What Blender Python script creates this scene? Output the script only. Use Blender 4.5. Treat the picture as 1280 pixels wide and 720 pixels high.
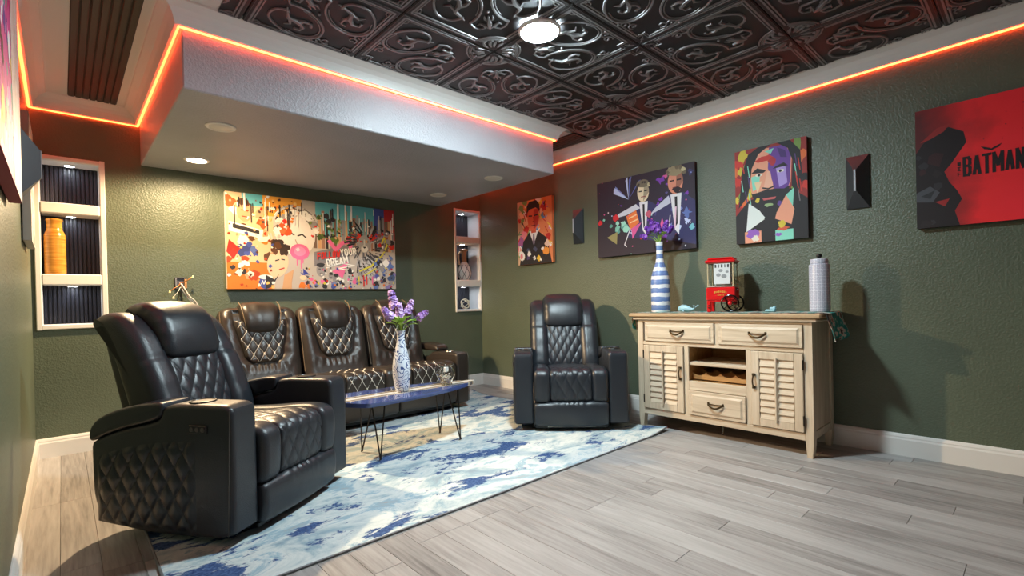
import bpy, bmesh, math, random
from mathutils import Vector, Matrix, Quaternion
PI = math.pi
sin, cos = math.sin, math.cos
scn = bpy.context.scene
for o in list(bpy.data.objects):
    bpy.data.objects.remove(o)
COL = scn.collection

# ------------------------------------------------------------------ camera
def make_camera():
    yaw, pit, rol = 0.8336853, -0.0055976, -0.0234786
    fw = Vector((cos(yaw)*cos(pit), sin(yaw)*cos(pit), sin(pit)))
    r = Vector((sin(yaw), -cos(yaw), 0)); u = r.cross(fw)
    r2 = r*cos(rol) + u*sin(rol); u2 = u*cos(rol) - r*sin(rol)
    M = Matrix((r2, u2, -fw)).transposed().to_4x4()
    M.translation = Vector((-3.64831, -4.43213, 0.959925))
    cd = bpy.data.cameras.new('camera'); co = bpy.data.objects.new('camera', cd)
    COL.objects.link(co); co.matrix_world = M
    cd.sensor_width = 36; cd.lens = 611.0666/1280*36
    cd.shift_x = 8.4168/1280; cd.shift_y = 20.1876/1280
    cd.clip_start = 0.02
    scn.camera = co
make_camera()

# ------------------------------------------------------------------ world, exposure
W = bpy.data.worlds.new('world'); scn.world = W; W.use_nodes = True
W.node_tree.nodes['Background'].inputs[0].default_value = (0.8, 0.85, 1, 1)
W.node_tree.nodes['Background'].inputs[1].default_value = 0.05
vs = scn.view_settings
vs.view_transform = 'Standard'; vs.look = 'None'; vs.exposure = 0.0; vs.gamma = 1.0
vs.use_curve_mapping = False
# strengths of the lamps (their builders use these)
MAIN_L, SPOT_W, PUCK_L, LED_L, REAR_FILL_L = 840.0, 430.0, 60.0, 19.0, 30.0

# ------------------------------------------------------------------ materials
def lin(c):
    return tuple(((v/255)/12.92 if v/255 <= .04045 else ((v/255+.055)/1.055)**2.4) for v in c)
MATS = {}
class NT:
    def __init__(s, name):
        s.m = bpy.data.materials.new(name); s.m.use_nodes = True
        s.t = s.m.node_tree; s.b = s.t.nodes['Principled BSDF']
    def n(s, typ, **kw):
        nd = s.t.nodes.new(typ)
        for k, v in kw.items():
            if k.startswith('i_'):
                key = k[2:].replace('_', ' '); nd.inputs[key].default_value = v
            else: setattr(nd, k, v)
        return nd
    def l(s, a, b): s.t.links.new(a, b)
    def set(s, **kw):
        for k, v in kw.items():
            key = k.replace('_', ' ')
            s.b.inputs[key].default_value = (*v, 1) if isinstance(v, tuple) and len(v) == 3 else v
        return s
    def ramp(s, fac, stops, interp='LINEAR'):
        r = s.n('ShaderNodeValToRGB'); r.color_ramp.interpolation = interp
        e = r.color_ramp.elements
        while len(e) < len(stops): e.new(.5)
        for el, (p, c) in zip(e, stops): el.position = p; el.color = (*c, 1)
        s.l(fac, r.inputs[0]); return r
    def math(s, op, a, b=None, c=None):
        nd = s.n('ShaderNodeMath', operation=op)
        for i, v in enumerate((a, b, c)):
            if v is None: continue
            if isinstance(v, (int, float)): nd.inputs[i].default_value = v
            else: s.l(v, nd.inputs[i])
        return nd.outputs[0]
    def coord(s, kind='Object', scale=None, loc=None):
        tc = s.n('ShaderNodeTexCoord').outputs[kind]
        if scale or loc is not None:
            mp = s.n('ShaderNodeMapping')
            if scale: mp.inputs['Scale'].default_value = scale
            if loc is not None: s.l(loc, mp.inputs['Location'])
            s.l(tc, mp.inputs[0]); return mp.outputs[0]
        return tc
    def bump(s, h, strength=.3, dist=.01):
        b = s.n('ShaderNodeBump'); b.inputs['Strength'].default_value = strength; b.inputs['Distance'].default_value = dist
        s.l(h, b.inputs['Height']); s.l(b.outputs[0], s.b.inputs['Normal'])
def plain(name, rgb, rough=.5, metal=0., **kw):
    if name in MATS: return MATS[name]
    t = NT(name); t.set(Base_Color=lin(rgb), Roughness=rough, Metallic=metal, **kw)
    MATS[name] = t.m; return t.m
def emis(name, rgb, strength):
    t = NT(name); t.set(Base_Color=(0.8, .8, .8), Emission_Color=rgb, Emission_Strength=strength)
    MATS[name] = t.m; return t.m

def m_wall(name, rgb, rough, bstr=.24):
    t = NT(name); co = t.coord('Object')
    n = t.n('ShaderNodeTexNoise', i_Scale=1.3, i_Detail=3.); t.l(co, n.inputs['Vector'])
    c = lin(rgb)
    r = t.ramp(n.outputs['Fac'], [(.3, tuple(v*.85 for v in c)), (.7, tuple(v*1.12 for v in c))])
    t.l(r.outputs[0], t.b.inputs['Base Color'])
    a = t.n('ShaderNodeTexNoise', i_Scale=80., i_Detail=3., i_Roughness=.55); t.l(co, a.inputs['Vector'])
    b = t.n('ShaderNodeTexNoise', i_Scale=150., i_Detail=1.); t.l(co, b.inputs['Vector'])
    rr = t.ramp(a.outputs['Fac'], [(.42, (0, 0, 0)), (.62, (1, 1, 1))])
    h = t.math('MULTIPLY_ADD', b.outputs['Fac'], .35, rr.outputs[0])
    t.bump(h, bstr, .006)
    t.set(Roughness=rough)
    return t.m
M_GREEN = m_wall('green_wall_paint', (93, 102, 84), .38)
M_SOFFIT = m_wall('pale_grey_paint', (170, 168, 172), .42, .25)
M_WHITE = plain('white_trim_paint', (226, 222, 216), .4)
M_DARKBEAD = plain('dark_beadboard', (52, 46, 42), .45)

def m_leather(name, rgb, rough):
    t = NT(name); co = t.coord('Object')
    v = t.n('ShaderNodeTexVoronoi', i_Scale=230.); t.l(co, v.inputs['Vector'])
    n = t.n('ShaderNodeTexNoise', i_Scale=14., i_Detail=3.); t.l(co, n.inputs['Vector'])
    h = t.math('MULTIPLY_ADD', n.outputs['Fac'], 1.6, v.outputs['Distance'])
    t.bump(h, .16, .003)
    rr = t.ramp(n.outputs['Fac'], [(.3, (rough-.05,)*3), (.7, (rough+.07,)*3)])
    t.l(rr.outputs[0], t.b.inputs['Roughness'])
    t.set(Base_Color=lin(rgb), Specular_IOR_Level=.62)
    return t.m
M_BLACKL = m_leather('black_leather', (35, 39, 45), .37)
M_BROWNL = m_leather('espresso_leather', (50, 43, 38), .36)
M_BLACKP = plain('black_plastic', (16, 16, 18), .4)
M_CHROME = plain('dull_chrome', (170, 168, 160), .25, 1.)
M_STITCH = plain('white_thread', (235, 228, 214), .6)
M_BLACKM = plain('black_metal', (62, 56, 52), .35, .8)
M_GREYTHREAD = plain('grey_piping', (70, 66, 62), .5)

def m_plank():
    t = NT('grey_oak_plank')
    oi = t.n('ShaderNodeObjectInfo')
    off = t.n('ShaderNodeCombineXYZ')
    t.l(t.math('MULTIPLY', oi.outputs['Random'], 37.), off.inputs[0]); t.l(t.math('MULTIPLY', oi.outputs['Random'], 91.), off.inputs[1])
    co = t.coord('Object', (22, 1.6, 1), off.outputs[0])
    n = t.n('ShaderNodeTexNoise', i_Scale=1.4, i_Detail=7., i_Roughness=.65, i_Distortion=.6); t.l(co, n.inputs['Vector'])
    co2 = t.coord('Object', (90, 4, 1), off.outputs[0])
    n2 = t.n('ShaderNodeTexNoise', i_Scale=1., i_Detail=3.); t.l(co2, n2.inputs['Vector'])
    co3 = t.coord('Object', (5, 1.1, 1), off.outputs[0])
    n3 = t.n('ShaderNodeTexNoise', i_Scale=1.2, i_Detail=2.); t.l(co3, n3.inputs['Vector'])
    s = t.math('MULTIPLY_ADD', n2.outputs['Fac'], .35, t.math('MULTIPLY', n.outputs['Fac'], .55))
    s = t.math('MULTIPLY_ADD', n3.outputs['Fac'], .35, s)
    s = t.math('ADD', s, t.math('MULTIPLY_ADD', oi.outputs['Random'], .16, -.08))
    r = t.ramp(s, [(.36, lin((98, 94, 92))), (.5, lin((136, 132, 129))), (.64, lin((160, 156, 153))), (.82, lin((178, 175, 172)))])
    t.l(r.outputs[0], t.b.inputs['Base Color'])
    t.bump(n2.outputs['Fac'], .1, .002)
    t.set(Roughness=.42)
    return t.m
M_PLANK = m_plank()

def m_rug():
    t = NT('abstract_rug_pile'); co = t.coord('Object')
    st = t.coord('Object', (1., 1.9, 1.))
    n = t.n('ShaderNodeTexNoise', i_Scale=2.6, i_Detail=10., i_Roughness=.70, i_Distortion=.6); t.l(st, n.inputs['Vector'])
    base = t.ramp(n.outputs['Fac'], [(.28, lin((128, 138, 146))), (.40, lin((146, 168, 178))), (.47, lin((186, 196, 196))), (.53, lin((206, 210, 206))), (.58, lin((150, 176, 188))), (.70, lin((166, 164, 160)))])
    n2 = t.n('ShaderNodeTexNoise', i_Scale=2.9, i_Detail=9., i_Roughness=.70, i_Distortion=.35, noise_dimensions='4D', i_W=3.7); t.l(st, n2.inputs['Vector'])
    mk = t.ramp(n2.outputs['Fac'], [(.535, (0, 0, 0)), (.56, (1, 1, 1))])
    n3 = t.n('ShaderNodeTexNoise', i_Scale=90., i_Detail=2.); t.l(co, n3.inputs['Vector'])
    blue = t.ramp(n3.outputs['Fac'], [(.3, lin((46, 66, 108))), (.7, lin((84, 108, 150)))])
    mx = t.n('ShaderNodeMix', data_type='RGBA'); t.l(mk.outputs[0], mx.inputs['Factor'])
    t.l(base.outputs[0], mx.inputs['A']); t.l(blue.outputs[0], mx.inputs['B'])
    t.l(mx.outputs['Result'], t.b.inputs['Base Color'])
    t.bump(n3.outputs['Fac'], .25, .003); t.set(Roughness=.95, Specular_IOR_Level=.1)
    return t.m

def m_wood(name, a, b, axis_scale=(3, 40, 40), rough=.5):
    t = NT(name); co = t.coord('Object', axis_scale)
    n = t.n('ShaderNodeTexNoise', i_Scale=1., i_Detail=6., i_Roughness=.6, i_Distortion=.5); t.l(co, n.inputs['Vector'])
    r = t.ramp(n.outputs['Fac'], [(.3, lin(a)), (.7, lin(b))]); t.l(r.outputs[0], t.b.inputs['Base Color'])
    t.bump(n.outputs['Fac'], .08, .002); t.set(Roughness=rough)
    return t.m
M_OAKH = m_wood('washed_oak_horizontal', (188, 168, 142), (218, 201, 177), (3, 40, 40))
M_OAKV = m_wood('washed_oak_vertical', (188, 168, 142), (218, 201, 177), (40, 40, 3))
M_OAKT = m_wood('washed_oak_top', (160, 128, 92), (190, 162, 126), (3, 40, 40))
M_OAKIN = m_wood('warm_oak_inside', (168, 122, 70), (196, 152, 98), (3, 40, 40))
M_BRONZE = plain('antique_bronze', (92, 76, 54), .35, .9)

# ------------------------------------------------------------------ mesh helpers
class MB:
    """collects verts / faces / material indices"""
    def __init__(s): s.v = []; s.f = []; s.mi = []; s.cur = 0
    def add(s, vs, fs, mat=None):
        b = len(s.v); s.v += [tuple(v) for v in vs]
        m = s.cur if mat is None else mat
        for f in fs: s.f.append([i+b for i in f]); s.mi.append(m)
    def box(s, c, d, rot=None, mat=None, bev=0):
        x, y, z = d[0]/2, d[1]/2, d[2]/2
        if bev <= 0:
            vs = [Vector((i*x, j*y, k*z)) for i in (-1, 1) for j in (-1, 1) for k in (-1, 1)]
            fs = [(0, 1, 3, 2), (4, 6, 7, 5), (0, 4, 5, 1), (2, 3, 7, 6), (0, 2, 6, 4), (1, 5, 7, 3)]
        else:
            b = min(bev, x*.95, y*.95, z*.95)
            vs = []; idx = {}
            for i in (-1, 1):
                for j in (-1, 1):
                    for k in (-1, 1):
                        for a in range(3):
                            p = [i*(x-b), j*(y-b), k*(z-b)]
                            p[a] = (i*x, j*y, k*z)[a]
                            idx[i, j, k, a] = len(vs); vs.append(Vector(p))
            fs = []
            for sg in (-1, 1):
                for a in range(3):
                    o1, o2 = (a+1) % 3, (a+2) % 3
                    q = []
                    for s1, s2 in ((-1, -1), (1, -1), (1, 1), (-1, 1)):
                        k = [0, 0, 0]; k[a] = sg; k[o1] = s1; k[o2] = s2
                        q.append(idx[(*k, a)])
                    fs.append(q if sg > 0 else q[::-1])
            for a in range(3):
                o1, o2 = (a+1) % 3, (a+2) % 3
                for s1 in (-1, 1):
                    for s2 in (-1, 1):
                        k0 = [0]*3; k1 = [0]*3; k0[a] = -1; k1[a] = 1
                        k0[o1] = k1[o1] = s1; k0[o2] = k1[o2] = s2
                        q = [idx[(*k0, o1)], idx[(*k1, o1)], idx[(*k1, o2)], idx[(*k0, o2)]]
                        fs.append(q if s1*s2 < 0 else q[::-1])
            for i in (-1, 1):
                for j in (-1, 1):
                    for k in (-1, 1):
                        q = [idx[i, j, k, a] for a in range(3)]
                        fs.append(q if i*j*k > 0 else q[::-1])
        if rot is not None: vs = [rot @ v for v in vs]
        s.add([v+Vector(c) for v in vs], fs, mat); return s
    def tube(s, pts, r, n=8, closed=False, mat=None, caps=True, flat=1.0, up=None):
        """pts list of Vector; r float or list; flat scales the section along 'up'"""
        P = [Vector(p) for p in pts]; m = len(P)
        R = r if isinstance(r, (list, tuple)) else [r]*m
        rings = []; prev = None
        for i in range(m):
            if closed: t = P[(i+1) % m]-P[i-1]
            else: t = P[min(i+1, m-1)]-P[max(i-1, 0)]
            if t.length < 1e-9: t = Vector((0, 0, 1))
            t.normalize()
            if up is not None: nrm = Vector(up) - t*t.dot(Vector(up))
            elif prev is None:
                nrm = Vector((0, 0, 1)) if abs(t.z) < .9 else Vector((1, 0, 0)); nrm -= t*t.dot(nrm)
            else: nrm = prev - t*t.dot(prev)
            if nrm.length < 1e-6: nrm = t.orthogonal()
            nrm.normalize(); prev = nrm; bn = t.cross(nrm)
            rings.append([P[i]+nrm*(cos(2*PI*k/n)*R[i]*flat)+bn*(sin(2*PI*k/n)*R[i]) for k in range(n)])
        vs = [v for rg in rings for v in rg]; fs = []
        for i in range(m if closed else m-1):
            j = (i+1) % m
            for k in range(n):
                k2 = (k+1) % n; fs.append((i*n+k, i*n+k2, j*n+k2, j*n+k))
        if caps and not closed:
            fs.append(tuple(range(n))[::-1]); fs.append(tuple((m-1)*n+k for k in range(n)))
        s.add(vs, fs, mat); return s
    def lathe(s, prof, n=24, c=(0, 0, 0), mat=None, capb=True, capt=True, sx=1., sy=1.):
        vs = []; fs = []
        for (r, z) in prof:
            for k in range(n):
                a = 2*PI*k/n; vs.append((c[0]+r*cos(a)*sx, c[1]+r*sin(a)*sy, c[2]+z))
        m = len(prof)
        for i in range(m-1):
            for k in range(n):
                k2 = (k+1) % n; fs.append((i*n+k, i*n+k2, (i+1)*n+k2, (i+1)*n+k))
        if capb: fs.append(tuple(range(n))[::-1])
        if capt: fs.append(tuple((m-1)*n+k for k in range(n)))
        s.add(vs, fs, mat); return s
    def ball(s, c, r, n=8, m=5, mat=None, sc=(1, 1, 1)):
        prof = [(r*sin(PI*i/m), -r*cos(PI*i/m)) for i in range(1, m)]
        vs = []; fs = []
        for (q, z) in prof:
            for k in range(n):
                a = 2*PI*k/n; vs.append((c[0]+q*cos(a)*sc[0], c[1]+q*sin(a)*sc[1], c[2]+z*sc[2]))
        vs.append((c[0], c[1], c[2]-r*sc[2])); vs.append((c[0], c[1], c[2]+r*sc[2]))
        mm = len(prof)
        for i in range(mm-1):
            for k in range(n):
                k2 = (k+1) % n; fs.append((i*n+k, i*n+k2, (i+1)*n+k2, (i+1)*n+k))
        for k in range(n):
            k2 = (k+1) % n; fs.append((mm*n, k2, k)); fs.append((mm*n+1, (mm-1)*n+k, (mm-1)*n+k2))
        s.add(vs, fs, mat); return s
    def prism(s, poly, z0, z1, plane='xy', mat=None):
        """extrude a polygon; plane 'xy' along z, 'yz' along x, 'xz' along y"""
        n = len(poly)
        def P(a, b, c): return {'xy': (a, b, c), 'yz': (c, a, b), 'xz': (a, c, b)}[plane]
        vs = [P(a, b, z0) for a, b in poly]+[P(a, b, z1) for a, b in poly]
        ar = sum(poly[i][0]*poly[(i+1) % n][1]-poly[(i+1) % n][0]*poly[i][1] for i in range(n))
        fl = (ar < 0) ^ (z1 < z0) ^ (plane == 'xz')
        fs = [tuple(range(n))[::-1], tuple(range(n, 2*n))]+[(i, (i+1) % n, n+(i+1) % n, n+i) for i in range(n)]
        if fl: fs = [f[::-1] for f in fs]
        s.add(vs, fs, mat); return s
    def mesh(s, name, mats, smooth=True, ang=35):
        me = bpy.data.meshes.new(name); me.from_pydata(s.v, [], s.f)
        for m in (mats if isinstance(mats, (list, tuple)) else [mats]): me.materials.append(m)
        me.polygons.foreach_set('material_index', s.mi)
        if smooth:
            me.polygons.foreach_set('use_smooth', [True]*len(me.polygons))
            me.update()
            me.set_sharp_from_angle(angle=math.radians(ang))
        me.update(); return me
def obj(name, mb, mats, parent=None, loc=None, rotz=None, smooth=True, ang=35, kind=None, label=None):
    me = mb.mesh(name, mats, smooth, ang) if isinstance(mb, MB) else mb
    o = bpy.data.objects.new(name, me); COL.objects.link(o)
    if parent: o.parent = parent
    if loc is not None: o.location = loc
    if rotz: o.rotation_euler[2] = rotz
    if kind: o['kind'] = kind
    if label: o['label'] = label
    return o
def tag(o, label, cat, group=None):
    o['label'] = label; o['category'] = cat
    if group: o['group'] = group
    return o
def thing(name, label, cat, loc=(0, 0, 0), rotz=0, group=None, scale=1.):
    o = bpy.data.objects.new(name, None); COL.objects.link(o); o.empty_display_size = .1
    o.location = loc; o.rotation_euler = (0, 0, rotz); o.scale = (scale,)*3
    return tag(o, label, cat, group)
def struct(name, mb, mats, **kw): return obj(name, mb, mats, kind='structure', **kw)
def box_obj(name, c, d, mat, parent=None, bev=.002, **kw):
    return obj(name, MB().box(c, d, bev=bev), mat, parent, **kw)
def copy_tree(o, parent=None):
    c = o.copy(); COL.objects.link(c)
    if parent: c.parent = parent
    for ch in o.children: copy_tree(ch, c)
    return c

# ------------------------------------------------------------------ pillow surfaces
def chaikin(p, it=3):
    for _ in range(it):
        q = []
        for i in range(len(p)):
            a, b = p[i], p[(i+1) % len(p)]
            q += [(a[0]*.75+b[0]*.25, a[1]*.75+b[1]*.25), (a[0]*.25+b[0]*.75, a[1]*.25+b[1]*.75)]
        p = q
    return p
class Prof:
    """closed (y,z) outline: arc-length samples with outward normals"""
    def __init__(s, pts, n=60, it=3):
        p = chaikin(pts, it)
        L = [0]
        for i in range(len(p)):
            a, b = p[i], p[(i+1) % len(p)]; L.append(L[-1]+math.hypot(b[0]-a[0], b[1]-a[1]))
        s.len = L[-1]; s.n = n; s.pt = []
        j = 0
        for k in range(n):
            t = s.len*k/n
            while L[j+1] < t: j += 1
            u = (t-L[j])/max(1e-9, L[j+1]-L[j]); a, b = p[j], p[(j+1) % len(p)]
            s.pt.append((a[0]+(b[0]-a[0])*u, a[1]+(b[1]-a[1])*u))
        ar = sum(s.pt[i][0]*s.pt[(i+1) % n][1]-s.pt[(i+1) % n][0]*s.pt[i][1] for i in range(n))
        s.sg = 1 if ar > 0 else -1
        s.nm = []
        for k in range(n):
            a, b = s.pt[k-1], s.pt[(k+1) % n]; dx, dz = b[0]-a[0], b[1]-a[1]; l = math.hypot(dx, dz) or 1
            s.nm.append((s.sg*dz/l, -s.sg*dx/l))
        s.cy = sum(q[0] for q in s.pt)/n; s.cz = sum(q[1] for q in s.pt)/n
def pill(mb, prof, x0, x1, r=.03, nx=16, disp=None, bulge=0., xw=None, mat=None):
    """sweep a closed profile along x, ends rounded inwards by r, disp(x,k,y,z)->outward offset, xw(y,z)->width factor"""
    n = prof.n; w = x1-x0; r = min(r, w*.49)
    xs = [x0+r*(1-cos(PI/2*i/5)) for i in range(5)]
    xs += [x0+r+(w-2*r)*i/nx for i in range(nx+1)]
    xs += [x1-r*(1-cos(PI/2*i/5)) for i in range(4, -1, -1)]
    vs = []; cx = (x0+x1)/2
    for x in xs:
        e = min(x-x0, x1-x)
        ins = 0 if e >= r else r-math.sqrt(max(0, r*r-(r-e)**2))
        b = bulge*(1-((x-cx)/(w/2))**2)
        for k in range(n):
            y, z = prof.pt[k]; ny, nz = prof.nm[k]
            d = b-ins+(disp(x, k, y, z) if disp else 0)
            y2, z2 = y+ny*d, z+nz*d
            xx = cx+(x-cx)*(xw(y, z) if xw else 1)
            vs.append((xx, y2, z2))
    m = len(xs); fs = []
    for i in range(m-1):
        for k in range(n):
            k2 = (k+1) % n; q = (i*n+k, i*n+k2, (i+1)*n+k2, (i+1)*n+k)
            fs.append(q if prof.sg > 0 else q[::-1])
    for i, fl in ((0, True), (m-1, False)):
        vs.append((sum(vs[i*n+k][0] for k in range(n))/n, sum(vs[i*n+k][1] for k in range(n))/n, sum(vs[i*n+k][2] for k in range(n))/n))
        c = len(vs)-1
        for k in range(n):
            q = (c, i*n+k, i*n+(k+1) % n)
            fs.append(q[::-1] if (fl ^ (prof.sg < 0)) else q)
    mb.add(vs, fs, mat); return mb
def diamond(u, v, g=.006, p=.010, sg=.07):
    """quilt height at diamond coordinates (lines at integers)"""
    a, b = u+v, u-v
    da, db = abs(a-round(a)), abs(b-round(b))
    d = min(da, db)
    return p*math.sqrt(min(1, 4*da*db))-g*math.exp(-(d/sg)**2)

# ------------------------------------------------------------------ room shell
HC = 2.40           # ceiling height
XL, XR, YB, YF = -3.79, 0.0, 0.0, -7.0
NL = (-3.745, -3.43, .87, 1.975)      # left niche opening  x0,x1,z0,z1
NR = (-.36, -.02, .875, 1.995)         # right niche opening
def wall_with_holes():
    mb = MB()
    xs = [XL-.1, NL[0], NL[1], NR[0], NR[1], XR+.1]
    T = .3
    def slab(x0, x1, z0, z1): mb.box(((x0+x1)/2, T/2, (z0+z1)/2), (x1-x0, T, z1-z0))
    slab(xs[0], xs[1], 0, 2.5); slab(xs[2], xs[3], 0, 2.5); slab(xs[4], xs[5], 0, 2.5)
    for (a, b, c, d) in (NL, NR):
        slab(a, b, 0, c); slab(a, b, d, 2.5)
    mb.box(((XL+XR)/2, T+.02, 1.25), (XR-XL+.2, .04, 2.5))
    return mb
struct('wall_back', wall_with_holes(), M_GREEN, smooth=False)
struct('wall_right', MB().box((XR+.05, (YB+YF)/2, 1.25), (.1, YB-YF, 2.5)), M_GREEN, smooth=False)
struct('wall_left', MB().box((XL-.05, (YB+YF)/2, 1.25), (.1, YB-YF, 2.5)), M_GREEN, smooth=False)
struct('wall_front', MB().box(((XL+XR)/2, YF-.05, 1.25), (XR-XL+.2, .1, 2.5)), M_GREEN, smooth=False)

# floor: base + planks
fl = struct('floor', MB().box(((XL+XR)/2, (YB+YF)/2, -.06), (XR-XL+.2, YB-YF+.2, .1)), plain('floor_underlay', (60, 56, 52), .8), smooth=False)
rnd = random.Random(5)
PWD = .118
def plank_mesh(L):
    return MB().box((0, 0, -.005), (PWD-.0012, L-.0015, .01), bev=.0008).mesh('plank', M_PLANK, smooth=False)
plank_lens = {}
x = XL+PWD/2; ci = 0
while x-PWD/2 < XR:
    y = YB-.0; first = rnd.choice([.3, .5, .7, .9, 1.1])
    while y > -4.75:
        L = first if y == YB else rnd.choice([.9, 1.22, 1.22])
        first = 0
        key = round(L, 2)
        if key not in plank_lens: plank_lens[key] = plank_mesh(L)
        obj('plank', plank_lens[key], None, fl, (x, y-L/2, 0))
        y -= L
    x += PWD
obj('plank_field', MB().box(((XL+XR)/2, (y+YF)/2-.2, -.005), (XR-XL, 2.4, .01)), M_PLANK, fl, kind='stuff', smooth=False)

# baseboards (profiled)
def baseboard(name, p0, p1, nrm):
    """p0->p1 on the floor along the wall, nrm into the room"""
    prof = [(0, 0), (.016, 0), (.016, .095), (.012, .105), (.012, .112), (.008, .122), (.004, .128), (0, .128)]
    mb = MB(); n = len(prof); vs = []
    for p in (p0, p1):
        for (a, z) in prof: vs.append((p[0]+nrm[0]*a, p[1]+nrm[1]*a, z))
    fs = [(i, (i+1) % n, n+(i+1) % n, n+i) for i in range(n)]+[tuple(range(n)), tuple(range(n, 2*n))]
    mb.add(vs, fs); bmfix(mb); struct(name, mb, M_WHITE, smooth=False)
def bmfix(mb):
    bm = bmesh.new(); vv = [bm.verts.new(v) for v in mb.v]
    fm = []
    for f, m in zip(mb.f, mb.mi):
        try: fa = bm.faces.new([vv[i] for i in f]); fa.material_index = m
        except ValueError: pass
    bmesh.ops.recalc_face_normals(bm, faces=bm.faces[:])
    bm.verts.index_update()
    mb.v = [tuple(v.co) for v in bm.verts]; mb.f = [[v.index for v in f.verts] for f in bm.faces]; mb.mi = [f.material_index for f in bm.faces]
    bm.free(); return mb
baseboard('baseboard_back', (XL, YB), (XR, YB), (0, -1))
baseboard('baseboard_right', (XR, YB), (XR, YF), (-1, 0))
baseboard('baseboard_left', (XL, YB), (XL, YF), (1, 0))

# soffit over the sofa
SX0, SX1, SY, SZ = -3.197, -.5685, -1.6836, 2.016
struct('ceiling_soffit', MB().box(((SX0+SX1)/2, (SY)/2, (SZ+2.45)/2), (SX1-SX0, -SY, 2.45-SZ), bev=.006), M_SOFFIT, smooth=False)

# crown mouldings: profile from (0,2.30) on wall to (.11, 2.40) on ceiling
CROWN = [(0, 2.300), (.030, 2.300), (.034, 2.316), (.038, 2.330), (.043, 2.344), (.058, 2.366), (.080, 2.380), (.092, 2.386), (.096, 2.394), (.112, 2.397), (.112, 2.41), (0, 2.41)]
crown_i = [0]
def crown(path, nr, name=None):
    """path: polyline (x,y), nr: list of miter offset dirs per vertex"""
    crown_i[0] += 1
    mb = MB(); n = len(CROWN); vs = []; fs = []
    for p, d in zip(path, nr):
        for (a, z) in CROWN: vs.append((p[0]+d[0]*a, p[1]+d[1]*a, z))
    for j in range(len(path)-1):
        for i in range(n): fs.append((j*n+i, j*n+(i+1) % n, (j+1)*n+(i+1) % n, (j+1)*n+i))
    fs += [tuple(range(n)), tuple((len(path)-1)*n+i for i in range(n))]
    mb.add(vs, fs); bmfix(mb)
    struct('trim_%d' % crown_i[0], mb, M_WHITE, smooth=False)
crown([(XL, YF), (XL, YB), (SX0, YB), (SX0, SY), (SX1, SY), (SX1, YB)], [(1, 0), (1, -1), (-1, -1), (-1, -1), (1, -1), (1, -1)])
crown([(SX1+.113, YB), (XR, YB), (XR, YF)], [(0, -1), (-1, -1), (-1, 0)])

# LED strips under the crowns
M_LED = emis('led_orange', (1.0, .055, .010), LED_L)
def led(path, label):
    mb = MB().tube([Vector((a, b, 2.299)) for a, b in path], .008, 6)
    tag(obj('led_strip', mb, M_LED), label, 'light strip', None)
k = .012
led([(XL+k, -4.6), (XL+k, -k), (SX0-k, -k), (SX0-k, SY-k), (SX1+k, SY-k), (SX1+k, -k)], 'glowing orange light strip running round the left recess and the front edge of the soffit')
led([(-.45, -k), (XR-k, -k), (XR-k, -4.9)], 'glowing orange light strip under the crown moulding of the right wall with pictures')

# ceiling: base slab, white border boards, dark beadboard strips, stamped tiles
cl = struct('ceiling', MB().box(((XL+XR)/2, (YB+YF)/2, HC+.06), (XR-XL+.2, YB-YF+.2, .08)), M_WHITE, smooth=False)
obj('border_board', MB().box(((XL-3.06)/2, (YF)/2, HC+.0045), (-3.06-XL, -YF, .018)), M_WHITE, cl, smooth=False)
obj('border_board', MB().box(((SX1)/2, -.85, HC+.0045), (-SX1, 1.70, .018)), M_WHITE, cl, smooth=False)
def beadboard(x0, x1, y0, y1, nb):
    p = obj('beadboard_panel', MB().box(((x0+x1)/2, (y0+y1)/2, HC-.004), (x1-x0, y1-y0, .004)), plain('bead_groove', (14, 12, 11), .6), cl, smooth=False)
    w = (x1-x0)/nb
    for i in range(nb):
        xc = x0+w*(i+.5)
        obj('bead_slat', MB().box((xc, (y0+y1)/2, HC-.009), (w-.007, y1-y0, .008), bev=.003), M_DARKBEAD, p, smooth=False)
beadboard(-3.59, -3.335, -4.6, -.11, 7)
beadboard(-.36, -.115, -1.735, -.115, 6)

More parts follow.
